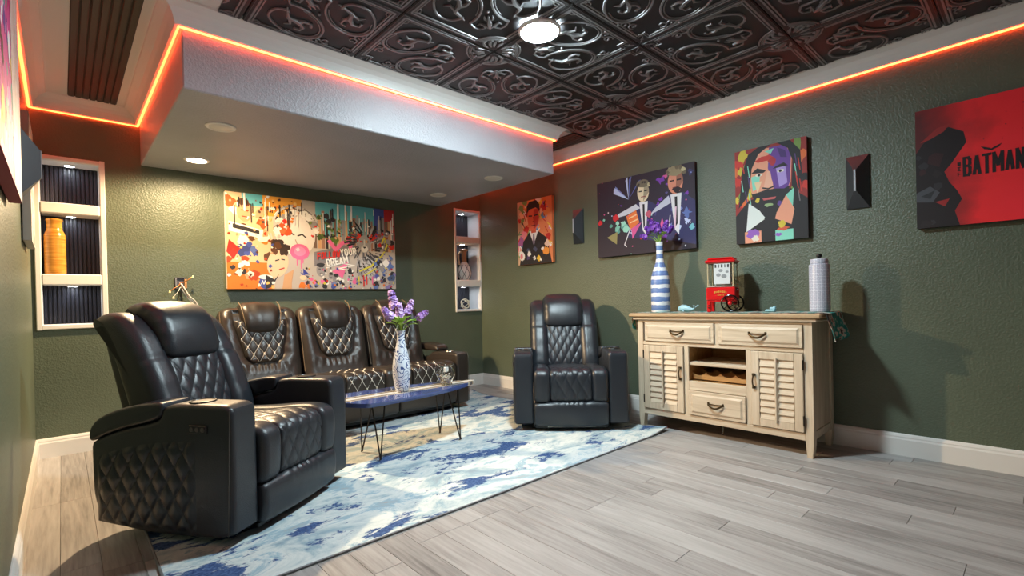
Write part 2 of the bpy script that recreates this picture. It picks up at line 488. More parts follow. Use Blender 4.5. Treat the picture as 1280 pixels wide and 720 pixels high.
M_TILE = plain('dark_stamped_tin', (36, 34, 36), .5, .1)
M_RELIEF = plain('rubbed_pewter_relief', (132, 130, 131), .42, .35)
PT = .5835
def relief():
    mb = MB(); T = PT
    UP = (0, 0, 1)
    def line(pts, r, fl=.8, n=5):
        mb.tube([Vector((u*T, v*T, -.006)) for u, v in pts], r if isinstance(r, list) else r, n, flat=fl, up=UP)
    # border ridges, kept clear of the two motif corners
    for ins, rr in ((.022, .006), (.047, .0075), (.072, .0055)):
        a, b = ins, 1-ins
        line([(a+.0, .27 if ins > .03 else a), (a, b)], rr); line([(.27 if ins > .03 else a, a), (b, a)], rr)
        e = b if ins < .03 else (.87 if ins < .06 else .85)
        line([(a, b), (e, b)], rr); line([(b, a), (b, e)], rr)
    # corner square at (1,1) with a rosette
    for s0, rr in ((.85, .0045), (.875, .0035)):
        line([(s0, .985), (s0, s0), (.985, s0)], rr)
    line([(.90, .90), (.965, .965)], [.003, .008]); line([(.965, .90), (.90, .965)], .005)
    # quarter medallion at (0,0)
    for R, rr in ((.26, .006), (.238, .0045), (.22, .006)):
        line([(R*cos(PI/2*(.08+.84*i/14)), R*sin(PI/2*(.08+.84*i/14))) for i in range(15)], rr)
    for aa in (15, 37, 53, 75):
        a = math.radians(aa)
        line([(.07*cos(a), .07*sin(a)), (.15*cos(a), .15*sin(a)), (.2*cos(a+.08), .2*sin(a+.08))], [.004, .013, .004])
    for aa in (26, 45, 64):
        a = math.radians(aa); mb.ball((.2*cos(a)*T, .2*sin(a)*T, -.007), .011, 6, 4, sc=(1, 1, .6))
    # fleur on the diagonal
    d = lambda t, o=0: ((t-o)/math.sqrt(2)+.0, (t+o)/math.sqrt(2))
    line([d(.40), d(.46), d(.53), d(.60)], [.004, .015, .012, .002])
    for s in (-1, 1):
        line([d(.40, 0), d(.45, s*.04), d(.49, s*.085), d(.46, s*.11)], [.004, .009, .008, .003])
        line([d(.52, s*.01), d(.55, s*.035), d(.60, s*.035)], [.004, .008, .002])
    mb.ball((d(.665)[0]*T, d(.665)[1]*T, -.006), .009, 6, 4)
    # two mirrored oval scrolls with acanthus inside
    def sc(fn, m):
        return [((p[0], p[1]) if m else (p[1], p[0])) for p in fn]
    for m in (0, 1):
        C = (.36, .70); ax = math.radians(38)
        def E(t, ra, rb): 
            x_, y_ = ra*cos(t), rb*sin(t); return (C[0]+x_*cos(ax)-y_*sin(ax), C[1]+x_*sin(ax)+y_*cos(ax))
        # open oval, ends curling in
        pts = []
        for i in range(34):
            t = math.radians(-150+i*10.6); sh = 1 if i < 26 else 1-.055*(i-25)
            pts.append(E(t, .272*sh, .198*sh))
        line(sc(pts, m), [.0075]*30+[.007, .007, .009, .011])
        pts = [E(math.radians(-120+i*11), .243*(1 if i < 16 else 1-.04*(i-15)), .172) for i in range(18)]
        line(sc(pts, m), .0035)
        # tail of the oval sweeping to the fleur then a curl
        s0 = E(math.radians(-150), .272, .198)
        line(sc([s0, (s0[0]-.03, s0[1]-.07), (s0[0]-.02, s0[1]-.13), (s0[0]+.03, s0[1]-.15), (s0[0]+.055, s0[1]-.115)], m), [.0065, .006, .006, .006, .009])
        # acanthus leaf swirl inside
        line(sc([E(math.radians(200), .21, .15), (C[0]-.07, C[1]-.02), (C[0]+.02, C[1]+.0), (C[0]+.08, C[1]+.05), (C[0]+.07, C[1]+.11), (C[0]+.02, C[1]+.11)], m), [.004, .012, .015, .011, .008, .010])
        line(sc([(C[0]+.01, C[1]-.005), (C[0]+.06, C[1]-.04), (C[0]+.12, C[1]-.035), (C[0]+.13, C[1]+.01)], m), [.012, .010, .007, .010])
        line(sc([(C[0]-.06, C[1]-.015), (C[0]-.03, C[1]+.06), (C[0]-.07, C[1]+.10)], m), [.009, .008, .003])
        # small curls towards the square corner
        for (ox, oy, q) in ((.68, .86, 1), (.60, .90, -1)):
            pts = []
            for i in range(12):
                t = q*math.radians(40+i*38); rr = .05*(1-i/13)
                pts.append((ox+rr*cos(t), oy+rr*sin(t)))
            line(sc(pts, m), [.005]*11+[.009])
        mb.ball((sc([(.55, .93)], m)[0][0]*T, sc([(.55, .93)], m)[0][1]*T, -.006), .009, 6, 4)
        pts = [(.10+.035*cos(math.radians(t)), .93-.035*sin(math.radians(t))) for t in range(0, 271, 30)]
        line(sc(pts, m), .004)
    return mb
def tile_base():
    mb = MB(); T = PT; g = .002
    def ring(i0, i1, z0, z1):
        a = [(i0, i0), (T-i0, i0), (T-i0, T-i0), (i0, T-i0)]; b = [(i1, i1), (T-i1, i1), (T-i1, T-i1), (i1, T-i1)]
        vs = [(p[0], p[1], z0) for p in a]+[(p[0], p[1], z1) for p in b]
        mb.add(vs, [(k, 4+k, 4+(k+1) % 4, (k+1) % 4) for k in range(4)])
    ring(g, g, .004, -.004); ring(g, .010, -.004, -.010); ring(.010, .032, -.010, -.010); ring(.032, .044, -.010, -.003)
    mb.add([(.044, .044, -.003), (T-.044, .044, -.003), (T-.044, T-.044, -.003), (.044, T-.044, -.003)], [(0, 3, 2, 1)])
    return mb
RELIEF = relief(); me_rel = RELIEF.mesh('scroll_relief', M_RELIEF, ang=60)
me_tile = tile_base().mesh('ceiling_tile', M_TILE, smooth=False)
def cut_mesh(me, xmin):
    """copy of a tile mesh trimmed at world-left edge (local axis given)"""
    c = me.copy(); bm = bmesh.new(); bm.from_mesh(c)
    bmesh.ops.bisect_plane(bm, geom=bm.verts[:]+bm.edges[:]+bm.faces[:], plane_co=xmin[0], plane_no=xmin[1], clear_outer=True)
    bm.to_mesh(c); bm.free(); return c
AX0, AY0 = -1.790, -2.335
cutc = {}
for i in range(-3, 3):
    for j in range(-1, 7):
        xa, ya = AX0+i*PT, AY0-(j+1)*PT          # lower corner (min x, min y)
        # medallion node: (even, even) with i+j multiple: nodes (0,0),(2,0),(2,2)... square nodes (1,1)
        ni = i if i % 2 == 0 else i+1; nj = j if j % 2 == 0 else j+1
        mx, my = (0 if ni == i else 1), (1 if nj == j else 0)     # medallion corner in tile (x side, y side)
        rot = {(0, 0): 0, (1, 0): 1, (1, 1): 2, (0, 1): 3}[mx, my]
        off = {0: (0, 0), 1: (PT, 0), 2: (PT, PT), 3: (0, PT)}[rot]
        m1, m2 = me_tile, me_rel
        loc = Vector((xa+off[0], ya+off[1], HC-.004)); rz = rot*PI/2
        if i == -3:
            R = Matrix.Rotation(-rz, 3, 'Z'); pc = R @ (Vector((-3.06, 0, 0))-Vector((loc.x, loc.y, 0))); pn = R @ Vector((-1, 0, 0))
            if rot not in cutc: cutc[rot] = (cut_mesh(me_tile, (pc, pn)), cut_mesh(me_rel, (pc, pn)))
            m1, m2 = cutc[rot]
        t = obj('ceiling_tile', m1, None, cl, loc, rz)
        obj('scroll_relief', m2, None, t)

# ------------------------------------------------------------------ lights that the room has, plus one added fill lamp
def ceiling_lamp(x_, y_, label, L, col, r=.098):
    t = thing('ceiling_light', label, 'ceiling light', (x_, y_, HC-.012))
    obj('rim', MB().lathe([(r+.012, 0), (r+.014, -.012), (r+.004, -.020), (r, -.020), (r, -.004)], 40, capb=False, capt=False), M_WHITE, t)
    prof = [(r, -.012)]+[(r*cos(a), -.014-.022*sin(a)) for a in (.3, .6, .9, 1.2, 1.45)]
    mb = MB().lathe(prof, 40, capb=False, capt=True); bmfix(mb)
    obj('diffuser', mb, emis('lamp_cool_%d' % len(MATS), col, L), t)
    return t
ceiling_lamp(-1.755, -2.665, 'bright white round flush light on the dark stamped ceiling', MAIN_L, (.76, .94, 1.0))
ceiling_lamp(-2.9, -5.3, 'added fill lamp, a round flush light behind the viewpoint nearer the left wall', REAR_FILL_L, (.80, .90, 1.0))  # unseen lamp added as weak fill from behind the camera
def downlight(x_, y_, label, on, r=.062):
    t = thing('recessed_light', label, 'recessed light', (x_, y_, SZ), 0)
    obj('trim_ring', MB().lathe([(r+.018, .002), (r+.018, -.004), (r+.010, -.008), (r, -.006), (r, .002)], 32, capb=False, capt=False), plain('lamp_white', (232, 228, 220), .4), t)
    mb = MB().lathe([(r, -.004), (r*.9, -.0065), (r*.5, -.008)], 32, capb=False, capt=True); bmfix(mb)
    obj('lens', mb, emis('lamp_warm', (1.0, .80, .55), 30.0) if on else plain('lamp_off', (222, 216, 206), .4), t)
    if on:
        ld = bpy.data.lights.new('downlight_beam', 'SPOT'); ld.energy = SPOT_W; ld.color = (1.0, .72, .42); ld.spot_size = math.radians(178); ld.spot_blend = .38; ld.shadow_soft_size = .035
        ld.use_nodes = True; nt = ld.node_tree; em = nt.nodes['Emission']; fo = nt.nodes.new('ShaderNodeLightFalloff')
        fo.inputs['Strength'].default_value = 1.0; fo.inputs['Smooth'].default_value = 2.0; nt.links.new(fo.outputs['Quadratic'], em.inputs['Strength'])
        lo = bpy.data.objects.new('downlight_beam', ld); COL.objects.link(lo); lo.location = (0, 0, -.045); lo.parent = t
downlight(-2.914, -.399, 'lit warm recessed downlight shining on the back wall left of the canvas', True)
downlight(-2.939, -1.221, 'unlit white recessed disc at the front left of the soffit underside', False)
downlight(-.893, -1.286, 'unlit white recessed disc at the front right of the soffit underside', False)
downlight(-.901, -.471, 'unlit white recessed disc at the back right of the soffit underside', False)

# ------------------------------------------------------------------ niches
M_NAVY = plain('dark_navy_beadboard', (44, 44, 54), .4)
M_NICHEW = plain('niche_white', (222, 224, 228), .45)
def niche(name, label, N, depth, shelves, pucks, fr=.03):
    x0, x1, z0, z1 = N; xc = (x0+x1)/2; zc = (z0+z1)/2
    t = thing(name, label, 'niche shelf', (xc, 0, z0))
    w, h = x1-x0, z1-z0
    mb = MB()      # casing on the wall + inner lining
    for (c, d) in (((-w/2-fr/2+.004, -.009, h/2), (fr, .018, h+2*fr)), ((w/2+fr/2-.004, -.009, h/2), (fr, .018, h+2*fr)),
                   ((0, -.009, -fr/2+.004), (w, .018, fr)), ((0, -.009, h+fr/2-.004), (w, .018, fr))):
        mb.box(c, d, bev=.004)
    if x1 > -.1: pass
    obj('frame', mb, M_WHITE, t, smooth=False)
    mb = MB(); th = .006
    mb.box((-w/2+th/2, depth/2, h/2), (th, depth, h)); mb.box((w/2-th/2, depth/2, h/2), (th, depth, h))
    mb.box((0, depth/2, th/2), (w-2*th, depth, th)); mb.box((0, depth/2, h-th/2), (w-2*th, depth, th))
    obj('lining', mb, M_NICHEW, t, smooth=False)
    obj('back_board', MB().box((0, depth+.004, h/2), (w, .008, h)), plain('navy_groove', (16, 16, 22), .5), t, smooth=False)
    nb = 13; sw = (w-2*th)/nb
    sm = MB().box((0, 0, 0), (sw-.006, .010, h-2*th), bev=.003).mesh('slat', M_NAVY, smooth=False)
    for i in range(nb): obj('slat', sm, None, t, (-w/2+th+sw*(i+.5), depth-.004, h/2))
    for z in shelves:
        obj('shelf', MB().box((0, depth/2-.01, z-z0-.036), (w-2*th, depth+.02, .072), bev=.006), M_WHITE, t, smooth=False)
    for z in pucks:
        p = obj('puck_light', MB().lathe([(.034, 0), (.034, -.006), (.026, -.009), (.026, -.004)], 20, capb=False, capt=False), plain('puck_rim', (225, 225, 225), .4), t, (0, depth*.5, z-z0))
        mb = MB().lathe([(.026, -.006), (.012, -.008)], 20, capb=False, capt=True); bmfix(mb)
        obj('puck_lens', mb, emis('puck_lens', (.86, .94, 1.0), PUCK_L), p)
    return t
niche('wall_niche', 'white framed wall niche with dark ribbed back and amber vase, beside the left corner', NL, .15, (1.69, 1.212), (NL[3]-.006, 1.618, 1.14))
niche('wall_niche', 'narrow white framed wall niche with jug and wire ring in the far right corner', NR, .20, (1.706, 1.214), (NR[3]-.006, 1.634, 1.142), fr=.024)

# ------------------------------------------------------------------ rug
def rug():
    mb = MB(); x0, x1, y0, y1 = -3.40, -.445, -2.60, -.36; nx, ny = 60, 46; th = .009
    def h(x_, y_):
        d = math.hypot(x_-x1, y_-y0); z = .012*max(0, 1-d/.22)**1.5*2.2 if d < .22 else 0
        e = math.hypot(x_-x1, y_-y1); z += .03*max(0, 1-e/.25)**2 if e < .25 else 0
        return z
    vs = []
    for k in (th, 0):
        for j in range(ny+1):
            for i in range(nx+1):
                X_, Y_ = x0+(x1-x0)*i/nx, y0+(y1-y0)*j/ny; vs.append((X_, Y_, k+h(X_, Y_)))
    N = (nx+1)*(ny+1); fs = []
    for j in range(ny):
        for i in range(nx):
            a = j*(nx+1)+i; fs.append((a, a+1, a+nx+2, a+nx+1)); fs.append((N+a, N+a+nx+1, N+a+nx+2, N+a+1))
    for i in range(nx):
        a = i; fs.append((a, N+a, N+a+1, a+1)); a = ny*(nx+1)+i; fs.append((a, a+1, N+a+1, N+a))
    for j in range(ny):
        a = j*(nx+1); fs.append((a, a+nx+1, N+a+nx+1, N+a)); a += nx; fs.append((a, N+a, N+a+nx+1, a+nx+1))
    mb.add(vs, fs)
    t = tag(obj('area_rug', mb, m_rug()), 'large pale blue and white abstract rug with navy blotches on the grey floor', 'rug')
    pts = []
    for i in range(nx+1): pts.append((x0+(x1-x0)*i/nx, y0))
    for j in range(1, ny+1): pts.append((x1, y0+(y1-y0)*j/ny))
    for i in range(nx-1, -1, -1): pts.append((x0+(x1-x0)*i/nx, y1))
    for j in range(ny-1, 0, -1): pts.append((x0, y0+(y1-y0)*j/ny))
    obj('bound_edge', MB().tube([Vector((a, b, .0055+h(a, b))) for a, b in pts], .0055, 6, closed=True), plain('rug_binding', (120, 122, 124), .8), t, label='grey bound edge of the rug')
rug()

# ------------------------------------------------------------------ recliners
def wrinkle(x_, z_, f=55., a=.0016):
    return a*(sin(f*x_+3*sin(9*z_))*.6+.4*sin(f*1.7*x_+1.3+5*z_))
def make_recliner(label, loc, rotz, scale):
    t = thing('recliner_chair', label, 'recliner', loc, rotz, None, scale)
    # base plinth and glides
    obj('base', MB().box((0, .36, .030), (.56, .62, .036), bev=.008), M_BLACKP, t, smooth=False)
    obj('base_rail', MB().box((0, .025, .026), (.52, .02, .022), bev=.004), M_BLACKP, t, smooth=False)
    ds = MB()
    for i in range(34): ds.box((-.17+i*.0103, .013, .028), (.006, .003, .006))
    obj('lift_spring', ds, M_CHROME, t, kind='stuff', smooth=False)
    # arms
    for s in (-1, 1):
        xa, xb = sorted((s*.415, s*.272))
        pf = Prof([(0, .035), (-.004, .10), (-.004, .50), (.0, .573), (.10, .573), (.340, .573), (.345, .515), (.39, .495), (.55, .462), (.66, .427), (.700, .408), (.722, .398), (.727, .380), (.726, .30), (.722, .14), (.66, .06), (.5, .03), (.3, .025)], 110, 2)
        obj('arm', pill(MB(), pf, xa, xb, .022, 8), M_BLACKL, t)
        lid = Prof([(.345, .520), (.39, .497), (.55, .464), (.66, .427), (.718, .399), (.732, .408), (.732, .455), (.68, .508), (.55, .552), (.42, .575), (.345, .580), (.332, .566), (.336, .535)], 70, 3)
        obj('arm_lid', pill(MB(), lid, xa-.004, xb+.004, .016, 8), M_BLACKL, t)
        # seam piping where lid meets arm
        xo = s*.4185
        obj('piping', MB().tube([Vector((xo, y_, z_)) for y_, z_ in ((.0, .56), (.02, .05))], .002, 5), M_GREYTHREAD, t)
        # cup holder
        ch = obj('cup_holder', MB().lathe([(.052, 0), (.050, .005), (.043, .006), (.040, .002), (.038, -.004)], 28, c=(s*.344, .20, .5735), capb=False, capt=False), M_BLACKP, t)
        obj('cup_shade_disc', MB().lathe([(.041, .0028), (.001, .0026)], 28, c=(s*.344, .20, .5735), capb=False), plain('cup_shade_black', (6, 6, 7), .5), ch)  # flat near-black disc, the shade of the cup hollow as colour
        # outer quilted panel
        mb = MB(); ny, nz = 88, 56; vs = []
        for j in range(nz+1):
            for i in range(ny+1):
                u, v = i/ny, j/nz
                y_ = .175+.515*u; ztop = .425-.085*u*u; zb = .05+.06*max(0, u-.75)**1.2; z_ = zb+(ztop-zb)*v
                e = min(1, min(u, 1-u)*18, min(v, 1-v)*14)
                h = (.004+diamond(y_/.080, z_/.125, .005, .010, .05))*e
                vs.append((s*(.4145+max(h, -.004)), y_, z_))
        fs = []
        for j in range(nz):
            for i in range(ny):
                a = j*(ny+1)+i; q = (a, a+1, a+ny+2, a+ny+1); fs.append(q if s > 0 else q[::-1])
        mb.add(vs, fs); obj('quilted_side_panel', mb, M_BLACKL, t, ang=80)
    # control plate on the outer side of the left arm
    cp = obj('control_panel', MB().box((-.4185, .155, .475), (.008, .088, .034), bev=.003), plain('panel_grey', (44, 44, 46), .35), t, smooth=False)
    for k_, yy in enumerate((.128, .155, .182)):
        obj('button', MB().lathe([(.0095, 0), (.009, .003), (.004, .0035)], 12, c=(0, 0, 0)), plain('button_grey', (88, 86, 82), .4), cp, (-.4224, yy, .475)).rotation_euler = (0, -PI/2, 0)
    # seat: two bolsters and a quilted centre
    ps = Prof([(.03, .452), (-.022, .43), (-.034, .38), (-.030, .27), (-.016, .205), (.06, .205), (.50, .28), (.58, .34), (.58, .42), (.30, .432), (.12, .452)], 120, 3)
    def dseat(x_, k, y_, z_): return 0 if z_ < .215 or y_ > .5 else wrinkle(x_, y_+z_, 60, .0012)
    obj('seat_bolster', pill(MB(), ps, -.27, -.148, .03, 8, dseat, .006), M_BLACKL, t)
    obj('seat_bolster', pill(MB(), ps, .148, .27, .03, 8, dseat, .006), M_BLACKL, t)
    def dq(x_, k, y_, z_):
        s_ = k*ps.len/ps.n
        on = min(1, max(0, .55-y_)*12, max(0, z_-.215)*40)
        return on*diamond(x_/.078, s_/.135, .005, .0045, .05)-.006
    obj('quilted_seat', pill(MB(), Prof(ps.pt, 220, 0) if 0 else ps, -.15, .15, .014, 64, dq, .008), M_BLACKL, t, ang=80)
    # foot panel
    pf = Prof([(-.012, .207), (-.030, .19), (-.034, .13), (-.022, .05), (0, .038), (.08, .04), (.09, .2), (.03, .21)], 60, 3)
    obj('foot_panel', pill(MB(), pf, -.268, .268, .02, 40, lambda x_, k, y_, z_: .0035*sin(90*x_+8*sin(14*x_))*max(0, (z_-.13)/.08)**2 if z_ > .13 and y_ < .02 else 0, .012), M_BLACKL, t)
    # backrest shell
    pb = Prof([(.60, .14), (.66, .50), (.78, .90), (.86, .93), (.885, .90), (.86, .78), (.76, .45), (.69, .14)], 60, 3)
    obj('back_shell', pill(MB(), pb, -.245, .245, .03, 8), M_BLACKL, t)
    wing = Prof([(.44, .37), (.50, .56), (.57, .72), (.585, .742), (.592, .755), (.66, .87), (.735, .935), (.82, .955), (.90, .925), (.905, .89), (.83, .86), (.76, .70), (.66, .40), (.58, .34)], 110, 3)
    def dw(x_, k, y_, z_):
        fr_ = y_ < .62+.0*z_
        d = abs((z_-.742))
        return (-.010*math.exp(-(d/.008)**2) if y_ < .70 else 0)+(wrinkle(z_*.9, x_, 40, .0016) if y_ < .75 else 0)
    for s in (-1, 1):
        a, b = sorted((s*.285, s*.128))
        def xw(y_, z_): return 1
        obj('back_bolster', pill(MB(), wing, a, b, .055, 10, dw, .006), M_BLACKL, t)
        obj('piping', MB().tube([Vector((s*.279, y_, z_)) for y_, z_ in ((.60, .42), (.69, .62), (.77, .80), (.845, .885))], .0025, 5), M_GREYTHREAD, t)
    pc = Prof([(.475, .37), (.53, .56), (.60, .74), (.63, .80), (.72, .80), (.66, .50), (.60, .35)], 110, 3)
    def dp(x_, k, y_, z_):
        on = min(1, max(0, z_-.39)*20, max(0, .785-z_)*20)
        fr_ = 1 if y_ < .45+ (z_-.35)*.42+.06 else 0
        return on*fr_*diamond(x_/.068, z_/.118, .0045, .0045, .05)
    obj('quilted_back', pill(MB(), pc, -.15, .15, .014, 64, dp, .010), M_BLACKL, t, ang=80)
    ph = Prof([(.575, .765), (.585, .735), (.62, .735), (.70, .80), (.84, .93), (.86, .955), (.83, .985), (.77, .997), (.70, .985), (.63, .935), (.59, .85)], 90, 3)
    def dh(x_, k, y_, z_):
        e = (abs(x_)/.165)**6
        return .003*e*sin(70*(y_+z_))
    obj('headrest', pill(MB(), ph, -.168, .168, .05, 20, dh, .014), M_BLACKL, t)
    return t
make_recliner('black leather recliner in the left foreground, seen from its quilted side', (-2.830, -2.055, .010), math.radians(34.3), .985)
make_recliner('black leather recliner facing the viewer beside the oak sideboard', (-.925, -2.12, .010), math.radians(-45), 1.0)

# ------------------------------------------------------------------ sofa
def make_sofa():
    t = thing('reclining_sofa', 'espresso leather three-seat reclining sofa with white diamond stitching against the back wall', 'sofa', (-1.918, -.90, .010))
    SW = .578
    obj('base', MB().box((0, .42, .045), (1.70, .70, .07), bev=.01), M_BLACKP, t, smooth=False)
    arm = Prof([(-.005, .03), (-.012, .10), (-.012, .46), (.0, .497), (.12, .499), (.40, .497), (.44, .44), (.76, .42), (.78, .30), (.76, .05), (.4, .02)], 90, 2)
    lid = Prof([(.30, .50), (.36, .495), (.70, .50), (.74, .52), (.73, .555), (.60, .568), (.36, .560), (.30, .535)], 60, 3)
    for s in (-1, 1):
        a, b = sorted((s*1.003, s*.870))
        obj('arm', pill(MB(), arm, a, b, .022, 8), M_BROWNL, t)
        obj('arm_lid', pill(MB(), lid, a-.002, b+.004, .02, 8), M_BROWNL, t)
        for xo in (a+.008, b-.008):
            obj('piping', MB().tube([Vector((xo, y_, z_)) for y_, z_ in ((-.012, .06), (-.016, .30), (-.014, .46), (.0, .494), (.06, .501))], .0028, 5), M_GREYTHREAD, t)
        ch = obj('cup_holder', MB().lathe([(.047, 0), (.045, .005), (.039, .006), (.036, .001)], 24, c=((a+b)/2, .19, .498), capb=False, capt=False), M_CHROME, t)
        obj('cup_shade_disc', MB().lathe([(.038, .003), (.001, .0028)], 24, c=((a+b)/2, .19, .498), capb=False), plain('cup_shade_black', (6, 6, 7), .5), ch)  # no real hollow: its shade is painted as a black disc
    seat = Prof([(.04, .432), (-.012, .41), (-.022, .35), (-.018, .28), (.0, .225), (.08, .225), (.50, .26), (.66, .32), (.66, .385), (.34, .405), (.15, .428)], 110, 3)
    foot = Prof([(-.005, .225), (-.018, .20), (-.018, .10), (-.004, .065), (.03, .06), (.10, .07), (.10, .21), (.03, .23)], 50, 3)
    # the back: front line y(z)
    back = Prof([(.44, .335), (.47, .40), (.505, .55), (.545, .72), (.575, .85), (.62, .935), (.70, .955), (.76, .92), (.76, .80), (.72, .55), (.66, .33)], 150, 3)
    head = Prof([(.555, .755), (.535, .80), (.55, .89), (.60, .965), (.67, .985), (.74, .97), (.755, .94), (.70, .88), (.62, .80), (.60, .755)], 80, 3)
    def yfront(z_):
        best = min((q for q in range(back.n) if back.pt[q][0] < .60), key=lambda q: abs(back.pt[q][1]-z_)); return back.pt[best][0]
    ytab = [(z_/100, yfront(z_/100)) for z_ in range(33, 96)]
    def yf(z_):
        u = (z_-.33)*100; i = max(0, min(len(ytab)-2, int(u))); f = max(0, min(1, u-i)); return ytab[i][1]*(1-f)+ytab[i+1][1]*f
    def hw(v):      # half width of the shield at v (0 bottom, 1 top)
        return (.125+.062*min(1, v*1.15)**1.2)*(min(1, .55+.45*math.sqrt(min(1, max(0, v)/.16))))
    Z0, Z1 = .525, .85
    for k in (-1, 0, 1):
        xc = k*SW
        def dd(x_, kk, y_, z_):
            x_ = x_-xc
            if y_ > .60+.1*(z_-.7): return 0
            v = (z_-Z0)/(Z1-Z0)
            w = hw(max(0, min(1, v)))+.006; e = 0
            dx, dz = abs(x_)-w, max(Z0-z_, 0)
            ins = abs(x_) < w and 0 < v < 1.05
            r_ = math.hypot(max(dx, 0), dz)
            puff = .030*math.sqrt(min(1, r_/.075)) if not ins else 0
            puff *= 1-.35*max(0, (z_-.86)/.1) if z_ > .86 else 1
            pl = 0
            if not ins and z_ < Z0: pl = .004*sin(95*x_+4*sin(11*x_))*max(0, 1-abs(z_-.49)/.05)
            if not ins and z_ > Z0 and dx > 0: pl = .0022*sin(75*z_+2*sin(30*x_))*max(0, 1-dx/.1)
            return puff-.020+pl
        b = obj('backrest', pill(MB(), back, xc-.288, xc+.288, .085, 64, dd, .0), M_BROWNL, t, ang=70)
        obj('piping', MB().tube([Vector((xc-.276, yf(z_)-.0+.030, z_)) for z_ in (.42, .5, .6, .7, .8, .88, .92)], .003, 5), plain('tan_piping', (138, 116, 88), .5), b)
        # inset quilted shield
        mb = MB(); nx, nz = 56, 60; vs = []
        PX, PZ = .075, .118
        def surf(x_, z_, off=0.):
            v = (z_-Z0)/(Z1-Z0); w = hw(v); e = min(1, (1-abs(x_)/w)*7, v*14) if w else 0
            e = max(0, e)
            h = -.012+.014*e+diamond(x_/PX, z_/PZ, .003, .005)*e
            return Vector((xc+x_, yf(z_)-h-off, z_))
        for j in range(nz+1):
            z_ = Z0+(Z1-Z0)*j/nz; w = hw(j/nz)
            for i in range(nx+1): vs.append(surf(w*(2*i/nx-1), z_))
        mb.add(vs, [(j*(nx+1)+i, j*(nx+1)+i+1, (j+1)*(nx+1)+i+1, (j+1)*(nx+1)+i) for j in range(nz) for i in range(nx)])
        qp = obj('quilted_back_panel', mb, M_BROWNL, b, ang=80)
        st = MB()
        for q in range(-12, 24):
            for sg in (1, -1):
                run = []
                for i in range(81):
                    z_ = Z0+.012+(Z1-Z0-.02)*i/80
                    x_ = sg*PX*(q-z_/PZ)
                    fr = (z_/PZ)%.5
                    x_ += sg*.0
                    w = hw((z_-Z0)/(Z1-Z0))-.012
                    if abs(x_) < w: run.append(surf(x_, z_, .0015))
                    else:
                        if len(run) > 3: st.tube(run, .0019, 4)
                        run = []
                if len(run) > 3: st.tube(run, .0019, 4)
        # thick white dashes at the crossings
        for qa in range(-10, 30):
            for qb in range(-10, 30):
                z_ = (qa+qb)/2*PZ; x_ = (qa-qb)/2*PX
                if Z0+.01 < z_ < Z1-.01 and abs(x_) < hw((z_-Z0)/(Z1-Z0))-.008:
                    st.tube([surf(x_, z_-.011, .001), surf(x_, z_, .004), surf(x_, z_+.011, .001)], [.0024, .0054, .0024], 5)
        obj('stitching', st, M_STITCH, qp, kind='stuff')
        obj('headrest', pill(MB(), head, xc-.148, xc+.148, .05, 18, lambda x_, kk, y_, z_: .0015*sin(60*x_), .012, xw=lambda y_, z_: .82+.18*min(1, max(0, (z_-.75)/.2))), M_BROWNL, t)
        for s in (-1, 1):
            obj('piping', MB().tube([Vector((xc+s*(.118+.022*min(1, (z_-.77)/.16)), y_, z_)) for y_, z_ in ((.527, .79), (.524, .83), (.540, .90), (.59, .965), (.655, .992))], .003, 5), plain('tan_piping', (138, 116, 88), .5), t)
        # seat
        PS = .080; PL = .140
        for s in (-1, 1):
            a, b2 = sorted((xc+s*.287, xc+s*.160))
            obj('seat_bolster', pill(MB(), seat, a, b2, .035, 8, lambda x_, kk, y_, z_: wrinkle(x_, y_, 60, .0014) if z_ > .24 else 0, .008), M_BROWNL, t)
        def dq(x_, kk, y_, z_):
            s_ = kk*seat.len/seat.n; on = min(1, max(0, .60-y_)*10, max(0, z_-.235)*30)
            return on*diamond((x_-xc)/PS, s_/PL, .003, .005)-.003
        sq = obj('quilted_seat', pill(MB(), seat, xc-.163, xc+.163, .016, 60, dq, .008), M_BROWNL, t, ang=80)
        st = MB()
        def ssurf(x_, s_, off):
            f = s_/seat.len*seat.n; i = int(f) % seat.n; u = f-int(f); j = (i+1) % seat.n
            y_ = seat.pt[i][0]*(1-u)+seat.pt[j][0]*u; z_ = seat.pt[i][1]*(1-u)+seat.pt[j][1]*u
            ny, nz_ = seat.nm[i]; d = .008*(1-(x_/.168)**2)+dq(x_+xc, f, y_, z_)+off
            return Vector((xc+x_, y_+ny*d, z_+nz_*d)), y_, z_
        def ok(x_, y_, z_): return abs(x_) < .150 and y_ < .46 and z_ > .255
        for q in range(-10, 40):
            for sg in (1, -1):
                run = []
                for i in range(161):
                    s_ = seat.len*i/160; x_ = sg*PS*(q-s_/PL)
                    if abs(x_) > .16:
                        P_ = None
                    else: P_ = ssurf(x_, s_, .0012)
                    if P_ and ok(x_, P_[1], P_[2]): run.append(P_[0])
                    else:
                        if len(run) > 3: st.tube(run, .0019, 4)
                        run = []
                if len(run) > 3: st.tube(run, .0019, 4)
        for qa in range(-10, 40):
            for qb in range(-10, 40):
                s_ = (qa+qb)/2*PL; x_ = (qa-qb)/2*PS
                if 0.012 <= s_ < seat.len-.012 and abs(x_) < .15:
                    A = [ssurf(x_, s_+o_, f_) for o_, f_ in ((-.011, .001), (0, .004), (.011, .001))]
                    if ok(x_, A[1][1], A[1][2]): st.tube([a_[0] for a_ in A], [.0024, .0054, .0024], 5)
        obj('stitching', st, M_STITCH, sq, kind='stuff')
        obj('foot_panel', pill(MB(), foot, xc-.286, xc+.286, .02, 20, None, .01), M_BROWNL, t)
        obj('back_shell', MB().box((xc, .735, .56), (.54, .06, .60), bev=.02), M_BROWNL, t, smooth=False)
    return t
make_sofa()

